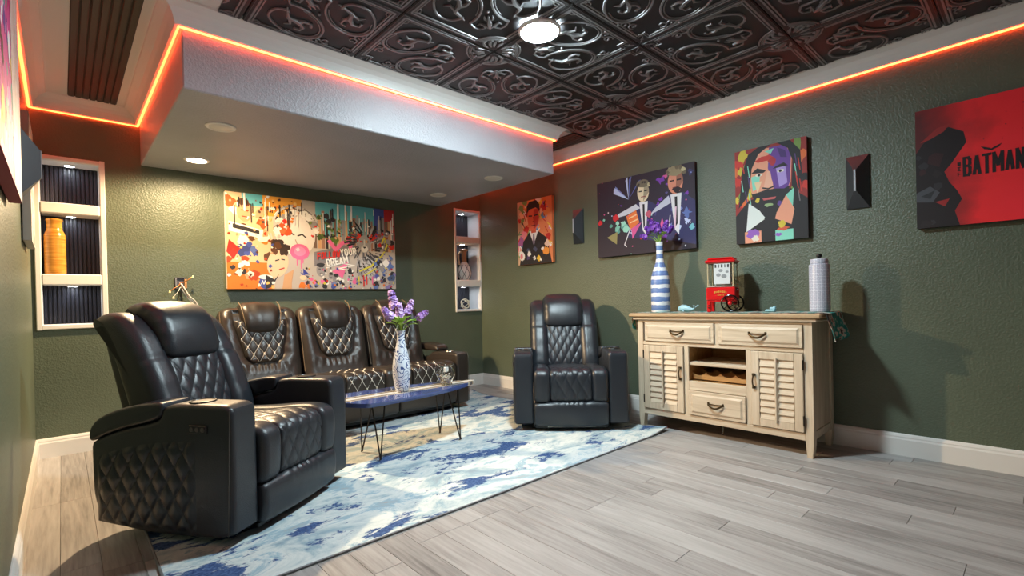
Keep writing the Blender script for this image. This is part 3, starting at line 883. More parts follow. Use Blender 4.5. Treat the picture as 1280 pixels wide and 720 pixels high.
# ------------------------------------------------------------------ surfboard coffee table
def surf_table():
    zt = .388; x0, x1, cy = -2.445, -1.405, -1.60
    t = thing('coffee_table', 'blue surfboard shaped coffee table with white stringer on black hairpin legs', 'coffee table', (-1.93, cy, .010))
    L = x1-x0
    def half(u):      # u from tail (0) to nose (1)
        a = (max(0, u)**.22) if u < .25 else .25**.22
        tail = .215*min(1, (max(u, 0)/.10)**.5) if u < .10 else .215
        nose = (1-max(0, (u-.25)/.75)**2.0)
        return max(.003, tail*max(0, nose)**.85)
    n = 60
    us = [(1-cos(PI*i/n))/2 for i in range(n+1)]
    cols = 16; vs = []; fs = []; mi = []
    for z_, shrink in ((0, 1.), (-.010, 1.), (-.026, .96)):
        for u in us:
            h = half(u)*shrink
            for c in range(cols+1): vs.append((x0+1.93+L*u, h*(2*c/cols-1), zt-.01+z_))
    S = (n+1)*(cols+1)
    mb = MB(); mb.v = vs
    for i in range(n):
        for c in range(cols):
            a = i*(cols+1)+c
            mb.f.append([a, a+cols+1, a+cols+2, a+1]); mb.mi.append(0)
            b = 2*S+a; mb.f.append([b, b+1, b+cols+2, b+cols+1]); mb.mi.append(0)
        for c, fl in ((0, 0), (cols, 1)):
            for k in (0, 1):
                a = k*S+i*(cols+1)+c; q = [a, a+S, a+S+cols+1, a+cols+1]
                mb.f.append(q[::-1] if fl else q); mb.mi.append(0)
    bmfix(mb)
    tm = NT('surfboard_gloss'); co = tm.coord('Object'); sp = tm.n('ShaderNodeSeparateXYZ'); tm.l(co, sp.inputs[0])
    ab = tm.math('ABSOLUTE', sp.outputs[1])
    r = tm.ramp(tm.math('MULTIPLY', ab, 4.), [(0, lin((240, 240, 236))), (.085, lin((196, 178, 150))), (.13, lin((120, 112, 112))), (.20, lin((206, 198, 182))), (.27, lin((74, 90, 146)))], 'CONSTANT')
    tm.l(r.outputs[0], tm.b.inputs['Base Color']); tm.set(Roughness=.07, Coat_Weight=.6, Coat_Roughness=.03)
    obj('table_top', mb, tm.m, t, ang=30)
    for lx in (-2.235, -1.63):
        for ly in (-1.47, -1.718):
            sx = -1 if lx < -1.9 else 1; sy = 1 if ly > cy else -1
            f = Vector((lx+1.93, ly-cy, .002)); top = zt-.038
            lg = MB()
            # three-rod hairpin: a U of rod plus mounting plate
            a = Vector((f.x-sx*.055+ .0, f.y+sy*(-.045), top)); b = Vector((f.x-sx*.015, f.y-sy*.10, top))
            a = Vector((f.x-.045-sx*.02, f.y-sy*.05, top)); b = Vector((f.x+.045-sx*.02, f.y-sy*.05, top))
            pts = [a, a.lerp(f, .95)+Vector((0, 0, 0)), f+Vector((-.004, 0, .004)), f+Vector((.004, 0, .004)), b.lerp(f, .95), b]
            lg.tube(pts, .0048, 8)
            lg.box((f.x-sx*.02, f.y-sy*.05, top+.003), (.12, .07, .004))
            obj('hairpin_leg', lg, M_BLACKM, t)
    return zt
ZT = surf_table()

# ------------------------------------------------------------------ vases and flowers
def m_swirl():
    t = NT('blue_scroll_porcelain'); co = t.coord('Object')
    n = t.n('ShaderNodeTexNoise', i_Scale=11., i_Detail=2.); t.l(co, n.inputs['Vector'])
    mp = t.n('ShaderNodeMix', data_type='RGBA', blend_type='LINEAR_LIGHT'); mp.inputs['Factor'].default_value = .10
    t.l(co, mp.inputs['A']); t.l(n.outputs['Color'], mp.inputs['B'])
    v = t.n('ShaderNodeTexVoronoi', i_Scale=13., feature='F1'); t.l(mp.outputs['Result'], v.inputs['Vector'])
    s = t.math('SINE', t.math('MULTIPLY', v.outputs['Distance'], 24.))
    r = t.ramp(s, [(.30, lin((226, 230, 236))), (.62, lin((206, 214, 228))), (.75, lin((64, 84, 136)))])
    t.l(r.outputs[0], t.b.inputs['Base Color']); t.set(Roughness=.15, Coat_Weight=.3)
    return t.m
def m_stripes():
    t = NT('blue_striped_glaze'); co = t.coord('Object'); sp = t.n('ShaderNodeSeparateXYZ'); t.l(co, sp.inputs[0])
    n = t.n('ShaderNodeTexNoise', i_Scale=16., i_Detail=3.); t.l(co, n.inputs['Vector'])
    z = t.math('MULTIPLY_ADD', n.outputs['Fac'], .022, sp.outputs[2])
    s = t.math('FRACT', t.math('MULTIPLY', z, 15.2))
    r = t.ramp(s, [(.0, lin((226, 230, 234))), (.36, lin((236, 238, 240))), (.42, lin((92, 120, 176))), (.75, lin((118, 144, 192))), (.93, lin((100, 128, 182))), (.98, lin((228, 232, 236)))])
    t.l(r.outputs[0], t.b.inputs['Base Color']); t.set(Roughness=.35)
    return t.m
def vase(name, label, loc, prof, mat):
    m = MB().lathe(prof, 36, capt=False)
    ri, zi = prof[-1][0]-.004, prof[-1][1]
    m.lathe([(prof[-1][0], zi)]+[(max(.004, r_-.004), z_) for r_, z_ in prof[::-1] if z_ > .02]+[(.002, .02)], 36, capb=False, capt=True)
    o = obj(name, m, mat, None, loc, ang=50); return tag(o, label, 'vase')
M_STEM = plain('stem_green', (96, 128, 58), .5); M_LEAF = plain('leaf_green', (168, 200, 84), .5)
def bouquet(label, loc, heads, leaves, pal, seed, rp=.011):
    """heads: (dx,dy,dz,length,radius) spikes; stems reach down to (0,0,0)"""
    rd = random.Random(seed)
    t = thing('flower_bouquet', label, 'flowers', loc)
    mats = [plain('petal_%d_%d_%d' % c, c, .55) for c in pal]
    for (dx, dy, dz, ln, rad) in heads:
        tip = Vector((dx, dy, dz)); d = tip.normalized()
        obj('stem', MB().tube([Vector((0, 0, -.06)), Vector((dx*.15, dy*.15, dz*.4)), Vector((dx*.6, dy*.6, dz*.75)), tip], .0028, 5), M_STEM, t)
        mb = MB()
        for i in range(int(95*ln/.1)):
            u = rd.random(); a = rd.random()*2*PI
            q = d.orthogonal().normalized(); w = d.cross(q)
            rr = rad*(1-.65*u)*math.sqrt(rd.random()*.6+.4)
            p = tip+d*(ln*(u-.3))+(q*cos(a)+w*sin(a))*rr
            nrm = (p-(tip+d*(ln*(u-.45)))).normalized()
            e1 = nrm.orthogonal().normalized(); e2 = nrm.cross(e1); ph = rd.random()*6
            k0 = rd.randrange(len(mats))
            for k in range(4):       # four-petalled floret
                b = ph+k*PI/2
                ce = p+(e1*cos(b)+e2*sin(b))*rp*.6+nrm*rp*.15
                A = p; B = p+(e1*cos(b-.6)+e2*sin(b-.6))*rp+nrm*rp*.2; Cc = p+(e1*cos(b)+e2*sin(b))*rp*1.25+nrm*rp*.05; D = p+(e1*cos(b+.6)+e2*sin(b+.6))*rp+nrm*rp*.2
                mb.add([A, B, Cc, D], [(0, 1, 2), (0, 2, 3)], k0)
            
        obj('flower_spike', mb, mats, t, kind='stuff')
    for (dx, dy, dz, sz) in leaves:
        c = Vector((dx, dy, dz)); d = Vector((dx, dy, dz*.3)).normalized(); s = d.cross(Vector((0, 0, 1))).normalized()
        mb = MB(); vs = []; n = 6
        for i in range(n+1):
            u = i/n; w = sz*.5*sin(PI*min(1, u*.93+.04))**.8
            for k in (-1, 0, 1): vs.append(c+d*(sz*(u-.4))+s*(w*k)+Vector((0, 0, sz*(.35*u-.4*u*u)+(.10*sz if k else 0))))
        mb.add(vs, [(i*3+k, i*3+k+1, i*3+k+4, i*3+k+3) for i in range(n) for k in (0, 1)])
        mb.tube([Vector((0, 0, -.02)), c*.5+Vector((0, 0, .0)), c-d*sz*.4], .0018, 4)
        obj('leaf', mb, M_LEAF, t, ang=80)
    return t
VX, VY = -2.008, -1.600
vase('scroll_vase', 'slender white vase with navy scroll pattern standing on the surfboard table', (VX, VY, ZT),
     [(.040, 0), (.043, .004), (.051, .05), (.057, .10), (.059, .15), (.054, .20), (.044, .25), (.033, .295), (.026, .33), (.024, .355), (.026, .38), (.032, .398)], m_swirl())
bouquet('lilac flower spikes with lime leaves in the scroll vase on the surfboard table', (VX, VY, ZT+.402),
        [(-.035, .02, .18, .11, .036), (.06, -.01, .135, .085, .027), (-.10, -.03, .10, .09, .034), (.055, .03, .075, .05, .025), (.145, -.02, .085, .08, .026), (-.02, -.03, .12, .08, .030)],
        [(-.06, -.02, .055, .07), (-.02, -.03, .055, .075), (.06, -.02, .05, .07), (.01, .03, .075, .06), (-.05, .02, .04, .06), (.02, -.035, .07, .065), (-.01, -.04, .035, .06), (.07, -.03, .03, .06)],
        [(190, 146, 216), (212, 172, 226), (160, 124, 206), (230, 200, 234)], 3, .0125)
SBZ = .848
vase('striped_vase', 'tall bottle vase with blue and white watercolour stripes on the left of the sideboard', (-.215, -2.44, SBZ+.003),
     [(0.066, 0.0), (0.07, 0.0067), (0.071, 0.112), (0.071, 0.224), (0.066, 0.2744), (0.052, 0.3248), (0.034, 0.3752), (0.027, 0.4144), (0.0255, 0.4704), (0.027, 0.532), (0.028, 0.5398)], m_stripes())
bouquet('deep violet blossoms in the striped bottle vase in front of the dark canvas', (-.215, -2.44, SBZ+.552),
        [(-.02, .02, .105, .07, .030), (.0, -.05, .10, .07, .028), (-.03, .07, .085, .06, .030), (-.02, .04, .12, .07, .028), (.01, -.075, .07, .06, .026), (-.04, .10, .04, .05, .026), (-.03, -.01, .085, .07, .030)],
        [(-.02, .05, .04, .05), (-.02, -.05, .05, .05), (.0, .0, .06, .05), (-.02, .08, .03, .04), (-.02, -.03, .03, .045)],
        [(124, 62, 184), (150, 92, 206), (98, 44, 160), (178, 120, 214)], 8)

# glass jar with shells
t = thing('glass_jar', 'small clear glass jar of white shells with a loop handle on the surfboard table', 'jar', (-1.665, -1.615, ZT))
gl = NT('clear_glass'); gl.set(Base_Color=(.95, .97, .96), Roughness=.02, Transmission_Weight=1., IOR=1.45)
gm = MB().lathe([(.034, .0), (.037, .004), (.040, .02), (.058, .055), (.062, .075), (.056, .10), (.045, .118), (.044, .128), (.052, .142), (.0495, .142), (.0415, .128), (.0425, .116), (.053, .098), (.0585, .075), (.0545, .056), (.036, .022), (.033, .008), (.001, .007)], 32, capb=True, capt=False)
obj('glass_body', gm, gl.m, t)
obj('handle', MB().tube([Vector((-.050-.034*sin(PI*i/10)*1.0, 0, .062+.05*i/10)) for i in range(11)], .0055, 8), gl.m, t)
mb = MB(); rd = random.Random(2)
for i in range(46):
    z_ = rd.uniform(.018, .072); R_ = (.030 if z_ < .03 else .030+.02*min(1, (z_-.03)/.03))*math.sqrt(rd.random())*.8; a = rd.random()*6.28
    mb.ball((R_*cos(a), R_*sin(a), z_), rd.uniform(.007, .011), 6, 4, sc=(1, rd.uniform(.6, 1.2), .7))
obj('shells', mb, plain('shell_white', (232, 226, 214), .5), t, kind='stuff')
mb = MB()
mb.box((0, 0, .105), (.034, .022, .034), rot=Matrix.Rotation(.3, 3, 'Z'), bev=.004); obj('white_cube', mb, plain('cube_white', (240, 238, 232), .5), t, smooth=False)

# ------------------------------------------------------------------ sideboard  (local: X along the front, -Y to the room)
def sideboard():
    t = thing('sideboard', 'washed oak sideboard with louvred doors and three drawers against the right wall', 'sideboard', (0, -2.945, 0), -PI/2)
    # local y: front face at -.43, back at -.02 ; X from -.58 to .58
    F, B = -.425, -.02; XW = .580
    def P(name, c, d, mat=M_OAKH, bev=.003, par=t, **k): return obj(name, MB().box(c, d, bev=bev), mat, par, smooth=False, **k)
    # top with stepped moulding
    P('top', (0, (F+B)/2-.012, .833), (1.272, B-F+.05, .028), M_OAKT, .008)
    P('top_moulding', (0, (F+B)/2-.006, .808), (1.225, B-F+.03, .022), M_OAKH, .007)
    # corner posts / legs, shaped like sabres
    for s in (-1, 1):
        x_ = s*(XW-.022)
        for yy, fr in ((F+.024, 1), (B-.024, 0)):
            mb = MB()
            pts = [(-.022, .797), (.022, .797), (.022, .13), (.022, .08), (.016, .03), (.014, 0), (-.014, 0), (-.018, .05), (-.022, .10)]
            pp = [((p[0])*(s) + x_, p[1]) for p in pts]
            mb.prism(pp, yy-.024, yy+.024, 'xz'); bmfix(mb)
            obj('leg', mb, M_OAKV, t, smooth=False)
    for s in (-1, 1):
        P('side_panel', (s*(XW-.016), (F+B)/2, .455), (.016, B-F-.09, .70), M_OAKV)
        P('side_rail', (s*(XW-.013), (F+B)/2, .128), (.022, B-F-.09, .05), M_OAKH)
    # face frame
    def rail(x0, x1, z0, z1, mat=M_OAKH, yo=0): return P('frame_rail', ((x0+x1)/2, F+.012+yo, (z0+z1)/2), (x1-x0, .022, z1-z0), mat, .002)
    rail(-.536, .536, .782, .797); rail(-.536, .536, .615, .640); rail(-.536, .536, .098, .142)
    for a, b, z0, z1 in ((.008, .032, .640, .782), (-.213, -.180, .142, .615), (.205, .237, .142, .615)): rail(a, b, z0, z1, M_OAKV)
    rail(-.180, .205, .316, .378)
    # back, bottom and the walls of the open bay
    P('back_panel', (0, B-.006, .46), (1.10, .010, .66), M_OAKIN)
    P('bottom_panel', (0, (F+B)/2, .130), (1.09, B-F-.04, .016), M_OAKIN)
    for a in (-.198, .222): P('divider', (a, (F+B)/2+.01, .38), (.016, B-F-.05, .47), M_OAKIN)
    P('bay_floor', (.0125, (F+B)/2+.01, .366), (.405, B-F-.05, .016), M_OAKIN)
    P('bay_shelf', (.0125, (F+B)/2+.0, .497), (.405, B-F-.03, .022), M_OAKH)
    # scalloped bottle rack
    for yy in (F+.075, F+.24):
        pts = [(-.19, .385)]
        pts += [(.213, .385), (.213, .428)]
        n = 48
        for i in range(n+1):
            u = 1-i/n; ph = (u*4) % 1
            pts.append((-.19+.403*u, .434-.022*max(0, sin(PI*ph))**.8))
        mb = MB(); mb.prism(pts, yy-.008, yy+.008, 'xz'); bmfix(mb); obj('bottle_rack', mb, M_OAKIN, t, smooth=False)
    P('bay_shade_strip', (.0125, B-.05, .46), (.40, .01, .06), plain('bay_shade', (22, 16, 12), .8), .001)  # solid dark strip painted as the shade behind the bottle rack
    # drawers
    def pull(par, x_, z_, w=.098):
        mb = MB()
        yy = F-.016
        for s in (-1, 1): mb.box((x_+s*w/2, yy, z_+.008), (.014, .010, .020), bev=.002)
        pts = [Vector((x_-w/2+w*i/12, yy-.012-.012*sin(PI*i/12), z_+.004-.022*sin(PI*i/12))) for i in range(13)]
        mb.tube(pts, .0045, 8, flat=1.4, up=(0, 0, 1))
        mb.tube([Vector((x_-w/2, yy-.006, z_+.008)), Vector((x_, yy-.007, z_+.004)), Vector((x_+w/2, yy-.006, z_+.008))], .003, 6)
        obj('handle', mb, M_BRONZE, par)
    def front(name, x0, x1, z0, z1):
        xc, zc, w, h = (x0+x1)/2, (z0+z1)/2, x1-x0, z1-z0
        mb = MB().box((xc, F-.0, zc), (w, .022, h), bev=.003)
        # raised field with sloped margin
        y0_, y1_ = F-.011, F-.018; m0, m1 = .018, .030
        a = [(xc-w/2+m0, zc-h/2+m0), (xc+w/2-m0, zc-h/2+m0), (xc+w/2-m0, zc+h/2-m0), (xc-w/2+m0, zc+h/2-m0)]
        b = [(xc-w/2+m1, zc-h/2+m1), (xc+w/2-m1, zc-h/2+m1), (xc+w/2-m1, zc+h/2-m1), (xc-w/2+m1, zc+h/2-m1)]
        mb.add([(p[0], y0_, p[1]) for p in a]+[(p[0], y1_, p[1]) for p in b], [(0, 1, 5, 4), (1, 2, 6, 5), (2, 3, 7, 6), (3, 0, 4, 7), (4, 5, 6, 7)])
        return obj(name, mb, M_OAKH, t, smooth=False)
    for x0, x1, z0, z1 in ((-.515, .005, .643, .780), (.035, .533, .643, .780), (-.177, .202, .146, .313)):
        d = front('drawer', x0, x1, z0, z1); pull(d, (x0+x1)/2, (z0+z1)/2+.004)
    # doors with louvres
    for x0, x1, hx, gx in ((-.528, -.216, -.236, -.528), (.240, .533, .258, .533)):
        z0, z1 = .146, .612; w = x1-x0; fw = .048
        mb = MB()
        for xx in (x0+fw/2, x1-fw/2): mb.box((xx, F, (z0+z1)/2), (fw, .022, z1-z0), bev=.003)
        for zz, hh in ((z0+fw/2, fw), (z1-fw/2, fw)): mb.box(((x0+x1)/2, F, zz), (w-2*fw, .022, hh), bev=.003)
        d = obj('door', mb, M_OAKV, t, smooth=False)
        obj('door_panel', MB().box(((x0+x1)/2, F+.012, (z0+z1)/2), (w-2*fw+.004, .006, z1-z0-2*fw+.004)), M_OAKV, d, smooth=False)
        iw = (w-2*fw); cx_ = (x0+x1)/2; ns = 9; hz = (z1-z0-2*fw)/ns
        sm = MB().box((0, 0, 0), (iw/2-.010, .008, hz+.011), rot=Matrix.Rotation(math.radians(-17), 3, 'X'), bev=.003).mesh('louvre', M_OAKH, smooth=False)
        for s in (-1, 1):
            for i in range(ns): obj('louvre', sm, None, d, (cx_+s*(iw/4+.003), F-.002, z0+fw+hz*(i+.5)))
        obj('tilt_rod', MB().box((cx_, F-.018, (z0+z1)/2), (.013, .012, z1-z0-2*fw+.03), bev=.004), M_OAKV, d, smooth=False)
        mb = MB()
        for zz in (.385, .465): mb.box((hx, F-.018, zz), (.018, .014, .016), bev=.002)
        mb.tube([Vector((hx, F-.022-.016*sin(PI*i/10), .385+.08*i/10)) for i in range(11)], .0052, 8)
        obj('handle', mb, M_BRONZE, d)
        for zz in (.215, .545):
            obj('hinge', MB().tube([Vector((gx, F-.012, zz-.03)), Vector((gx, F-.012, zz+.03))], .005, 8), M_BLACKM, d)
    obj('glide', MB().lathe([(.008, 0), (.011, .004), (.006, .012), (.006, .12)], 12, c=(-.02, F+.16, 0)), M_CHROME, t)
    return t
sideboard()

# runner cloth on the sideboard with hanging ends
def m_runner():
    t = NT('teal_runner_print'); co = t.coord('Object')
    n = t.n('ShaderNodeTexNoise', i_Scale=14., i_Detail=4., i_Roughness=.6); t.l(co, n.inputs['Vector'])
    r = t.ramp(n.outputs['Fac'], [(.36, lin((38, 128, 122))), (.46, lin((66, 160, 150))), (.50, lin((206, 196, 184))), (.56, lin((146, 122, 110))), (.62, lin((64, 66, 66)))], 'CONSTANT')
    t.l(r.outputs[0], t.b.inputs['Base Color']); t.set(Roughness=.9); return t.m
def runner():
    pts = [(-.640, .745), (-.644, .80), (-.644, .846), (-.632, .8495)]+[(-.60+1.2*i/14, .8495) for i in range(15)]+[(.632, .8495), (.646, .846), (.654, .80), (.668, .76), (.676, .715)]
    mb = MB(); vs = []; ny = 14
    for i, (x_, z_) in enumerate(pts):
        hang = max(0, .84-z_)*8
        for j in range(ny+1):
            v = j/ny; y_ = -.405+.33*v
            wv = .014*sin(v*15+1.0)*hang*(1 if x_ > 0 else .5)
            zz = z_-(.035*abs(sin(v*6.3+.5))*hang if z_ < .80 else 0)
            vs.append((x_+wv+(0.0 if hang == 0 else .004*sin(9*v)*hang), y_, zz))
    n = ny+1
    mb.add(vs, [(i*n+j, i*n+j+1, (i+1)*n+j+1, (i+1)*n+j) for i in range(len(pts)-1) for j in range(ny)])
    N = len(vs)
    mb2 = MB(); mb2.v = vs+[(v[0], v[1], v[2]+.0016) if abs(v[0]) < .63 else (v[0]+(.0016 if v[0] > 0 else -.0016), v[1], v[2]+.0008) for v in vs]
    for f in mb.f: mb2.f.append(f); mb2.f.append([i+N for i in f[::-1]]); mb2.mi += [0, 0]
    m = len(pts)
    for i in range(m-1):
        for j in (0, ny): mb2.f.append([i*n+j, (i+1)*n+j, N+(i+1)*n+j, N+i*n+j]); mb2.mi.append(0)
    for j in range(ny):
        for i in (0, m-1): mb2.f.append([i*n+j, i*n+j+1, N+i*n+j+1, N+i*n+j]); mb2.mi.append(0)
    bmfix(mb2)
    o = obj('table_runner', mb2, m_runner(), None, (0, -2.945, 0), -PI/2, ang=60)
    tag(o, 'teal patterned cloth runner lying on the sideboard with its ends hanging over', 'runner')
runner()
ZS = .8522
# whale figurine
t = thing('whale_figurine', 'small pale blue whale figurine beside the striped vase on the sideboard', 'figurine', (-.24, -2.665, ZS), -PI/2)
body = [(-.068, .012, .004), (-.060, .022, .018), (-.035, .028, .027), (-.005, .026, .025), (.025, .020, .016), (.045, .018, .009), (.060, .026, .006)]
vs = []; fs = []; n = 12
for (x_, z_, r_) in body:
    for k in range(n):
        a = 2*PI*k/n; vs.append((x_, r_*1.0*cos(a), max(.0, z_+r_*.95*sin(a))))
for i in range(len(body)-1):
    for k in range(n): fs.append((i*n+k, (i+1)*n+k, (i+1)*n+(k+1) % n, i*n+(k+1) % n))
fs += [tuple(range(n)), tuple((len(body)-1)*n+k for k in range(n))]
mb = MB(); mb.add(vs, fs); bmfix(mb); M_PBLUE = plain('pale_blue_glaze', (158, 200, 212), .4)
obj('body', mb, M_PBLUE, t, ang=60)
for s in (-1, 1):
    obj('fluke', MB().tube([Vector((.058, 0, .027)), Vector((.066, s*.012, .040)), Vector((.072, s*.030, .046)), Vector((.064, s*.038, .050))], [.006, .008, .006, .001], 8, flat=.45, up=(0, 0, 1)), M_PBLUE, t)
    obj('fin', MB().tube([Vector((-.025, s*.022, .016)), Vector((-.012, s*.038, .008)), Vector((.004, s*.046, .003))], [.007, .007, .001], 8, flat=.45, up=(0, 0, 1)), M_PBLUE, t)
# little folded blue boat shaped scrap
t = thing('blue_ornament', 'tiny pale blue block ornament between the popcorn machine and the canister', 'ornament', (-.24, -3.245, ZS), -PI/2)
obj('base', MB().box((-.006, 0, .008), (.060, .030, .016), bev=.005), M_PBLUE, t, smooth=False)
obj('cabin', MB().box((.008, 0, .022), (.036, .022, .016), bev=.005), M_PBLUE, t, smooth=False)
obj('cap', MB().box((.018, 0, .032), (.016, .016, .010), bev=.003), M_PBLUE, t, smooth=False)

# popcorn machine
def popcorn():
    t = thing('popcorn_machine', 'red cart style popcorn machine with clear case and spoked wheel on the sideboard', 'popcorn machine', (-.225, -2.925, ZS), math.radians(-78))
    red = plain('red_plastic', (206, 22, 26), .28); gold = plain('gold_print', (206, 150, 60), .4)
    P = lambda name, c, d, m, bev=.004, par=t: obj(name, MB().box(c, d, bev=bev), m, par, smooth=False)
    body = P('body', (0, 0, .125), (.185, .150, .09), red, .006)
    P('undershelf', (.01, 0, .076), (.165, .14, .012), red)
    for sx_ in (-1,):
        for s in (-1, 1):
            P('front_leg', (-.078, s*.055, .041), (.026, .026, .082), red, .004)
    for q in (.02, .035):
        obj('bolt', MB().ball((-.078, -.069, q+.01), .005, 8, 5), M_BLACKP, t)
    # clear case
    cg = NT('clear_case'); cg.set(Base_Color=(.95, .96, .95), Roughness=.03, Transmission_Weight=1., IOR=1.15)
    mb = MB()
    for s in (-1, 1):
        mb.box((0, s*.068, .2555), (.165, .003, .165)); mb.box((s*.081, 0, .2555), (.003, .133, .165))
    obj('case', mb, cg.m, t, smooth=False)
    fr = MB()
    for sx_ in (-1, 1):
        for s in (-1, 1): fr.box((sx_*.081, s*.068, .2555), (.007, .007, .165))
    obj('case_edge', fr, plain('case_beige', (186, 168, 132), .4), t, smooth=False)
    P('tray', (0, 0, .176), (.172, .142, .008), plain('tray_white', (214, 212, 204), .4))
    back = P('back_print', (.0, .060, .262), (.13, .003, .15), plain('print_white', (222, 222, 220), .5), .001)
    P('kettle', (0.01, .01, .262), (.06, .06, .055), plain('steel_grey', (128, 130, 134), .3, .7), .02)
    P('roof', (0, 0, .349), (.196, .164, .022), red, .008)
    P('roof_cap', (0, 0, .367), (.170, .138, .016), red, .010)
    P('roof_edge', (0, -.0, .337), (.176, .146, .006), plain('roof_brown', (120, 60, 30), .5), .001)
    # printed card in the case
    card = P('print_card', (.012, -.073, .262), (.105, .002, .140), plain('print_paper', (206, 208, 208), .5), .0008)
    mb = MB(); rd = random.Random(4)
    for i in range(5): mb.box((-.028+i*.020, -.0748, .316), (.006 if i % 2 else .011, .0006, .022))
    obj('dark_lettering', mb, plain('ink_dark', (48, 48, 50), .6), card, smooth=False)
    mb = MB()
    for cx_, cz_, w_ in ((-.01, .255, .03), (.025, .245, .035), (.005, .285, .028), (.045, .275, .02)):
        mb.lathe([(w_*.5, 0), (w_*.45, .0004)], 14, c=(0, 0, 0)); k = 14*2
        for q in range(len(mb.v)-k, len(mb.v)):
            x_, y_, z_ = mb.v[q]; mb.v[q] = (cx_+x_, -.0745-z_, cz_+y_*.8)
    bmfix(mb); obj('grey_figures', mb, plain('ink_grey', (138, 140, 142), .6), card, smooth=False)
    # gold ornament lettering on the front of the body
    mb = MB()
    for i in range(9):
        mb.box((-.036+i*.009, -.0758, .136+.004*sin(i*PI/8)), (.0055, .0008, .012 if i % 3 else .016))
    for i in range(5): mb.box((-.016+i*.009, -.0758, .116), (.005, .0008, .008))
    obj('gold_emblem', mb, gold, body, smooth=False)
    # chute door tilted out on the right
    obj('side_flap', MB().box((.108, 0, .195), (.003, .11, .07), rot=Matrix.Rotation(math.radians(-35), 3, 'Y')), cg.m, t, smooth=False)
    obj('knob', MB().ball((.098, -.03, .155), .008, 8, 6), M_CHROME, t)
    # wheels
    for yy in (-.086, .086):
        w = obj('wheel', MB().tube([Vector((.062+.054*cos(a), yy, .060+.054*sin(a))) for a in [2*PI*i/28 for i in range(28)]], .0055, 8, closed=True), plain('wheel_dark', (34, 32, 32), .2, .9), t)
        sp = MB()
        for i in range(8):
            a = 2*PI*i/8; sp.tube([Vector((.062, yy, .060)), Vector((.062+.052*cos(a), yy, .060+.052*sin(a)))], .0022, 5)
        obj('spokes', sp, plain('wheel_dark', (34, 32, 32), .2, .9), w)
        obj('hub', MB().ball((.062, yy, .060), .014, 10, 6, sc=(1, .7, 1)), red, w)
    obj('axle', MB().tube([Vector((.062, -.086, .060)), Vector((.062, .086, .060))], .004, 6), M_CHROME, t)
    return t
popcorn()

# canister
def canister():
    t = thing('lidded_canister', 'tall pale lilac canister with tile pattern and black knob on the right of the sideboard', 'canister', (-.225, -3.515, ZS))
    m = NT('canister_tile_print'); co = m.coord('Object'); sp = m.n('ShaderNodeSeparateXYZ'); m.l(co, sp.inputs[0])
    an = m.math('ARCTAN2', sp.outputs[1], sp.outputs[0])
    u = m.math('SUBTRACT', m.math('FRACT', m.math('MULTIPLY', an, 16/(2*PI))), .5); v = m.math('SUBTRACT', m.math('FRACT', m.math('MULTIPLY', sp.outputs[2], 47.)), .5)
    d = m.math('MAXIMUM', m.math('ABSOLUTE', u), m.math('ABSOLUTE', v))
    r = m.ramp(d, [(0, lin((212, 212, 222))), (.15, lin((120, 120, 150))), (.22, lin((222, 222, 230))), (.30, lin((216, 216, 226))), (.31, lin((116, 118, 148))), (.40, lin((222, 222, 230)))], 'CONSTANT')
    m.l(r.outputs[0], m.b.inputs['Base Color']); m.set(Roughness=.3)
    b = obj('body', MB().lathe([(.050, 0), (.054, .004), (.055, .02), (.055, .278), (.053, .288), (.046, .292)], 40, capt=True), m.m, t)
    l = obj('lid', MB().lathe([(.046, .290), (.0475, .295), (.0475, .315), (.045, .320), (.010, .324)], 40, capt=True, capb=False), m.m, t)
    obj('knob', MB().lathe([(.009, .322), (.008, .328), (.014, .333), (.016, .341), (.013, .350), (.005, .354)], 20, capb=False), M_BLACKP, l, label='black knob')
canister()

# ------------------------------------------------------------------ canvases
class Print:
    """flat coloured shapes on a canvas, in canvas metres (u right, v up), stacked in thin layers"""
    def __init__(s): s.mb = MB(); s.mats = []; s.k = 0
    def mi(s, c):
        nm = 'ink_%d_%d_%d' % tuple(int(v) for v in c)
        m = MATS.get(nm) or plain(nm, c, .62)
        if m not in s.mats: s.mats.append(m)
        return s.mats.index(m)
    def poly(s, pts, c):
        s.k += 1; h = .0006+.000003*s.k
        pts = [(min(max(p[0], 0), s.w), min(max(p[1], 0), s.h)) for p in pts]
        n = len(pts); cx = sum(p[0] for p in pts)/n; cy = sum(p[1] for p in pts)/n
        ar = sum(pts[i][0]*pts[(i+1) % n][1]-pts[(i+1) % n][0]*pts[i][1] for i in range(n))
        if abs(ar) < 1e-8: return
        if ar < 0: pts = pts[::-1]
        s.mb.add([(p[0], -h, p[1]) for p in pts], [tuple(range(n))], s.mi(c))
    def rect(s, u0, v0, u1, v1, c): s.poly([(u0, v0), (u1, v0), (u1, v1), (u0, v1)], c)
    def ell(s, u, v, a, b, c, rot=0, n=22):
        s.poly([(u+a*cos(t)*cos(rot)-b*sin(t)*sin(rot), v+a*cos(t)*sin(rot)+b*sin(t)*cos(rot)) for t in [2*PI*i/n for i in range(n)]], c)
    def splat(s, u, v, r, c, rd, n=13, sx=1., sy=1., jag=.5):
        s.poly([(u+sx*r*(1-jag*rd.random())*cos(2*PI*i/n), v+sy*r*(1-jag*rd.random())*sin(2*PI*i/n)) for i in range(n)], c)
    def stroke(s, pts, w, c):
        for i in range(len(pts)-1):
            a, b = Vector(pts[i]), Vector(pts[i+1]); d = (b-a)
            if d.length < 1e-6: continue
            d.normalize(); q = Vector((-d.y, d.x))*w/2; e = d*w*.25
            s.poly([tuple(a-q-e), tuple(b-q+e), tuple(b+q+e), tuple(a+q-e)], c)
    def drip(s, u, v, l, w, c):
        s.poly([(u-w/2, v), (u-w/2, v-l), (u-w*.3, v-l-w*.5), (u+w*.3, v-l-w*.5), (u+w/2, v-l), (u+w/2, v)], c)
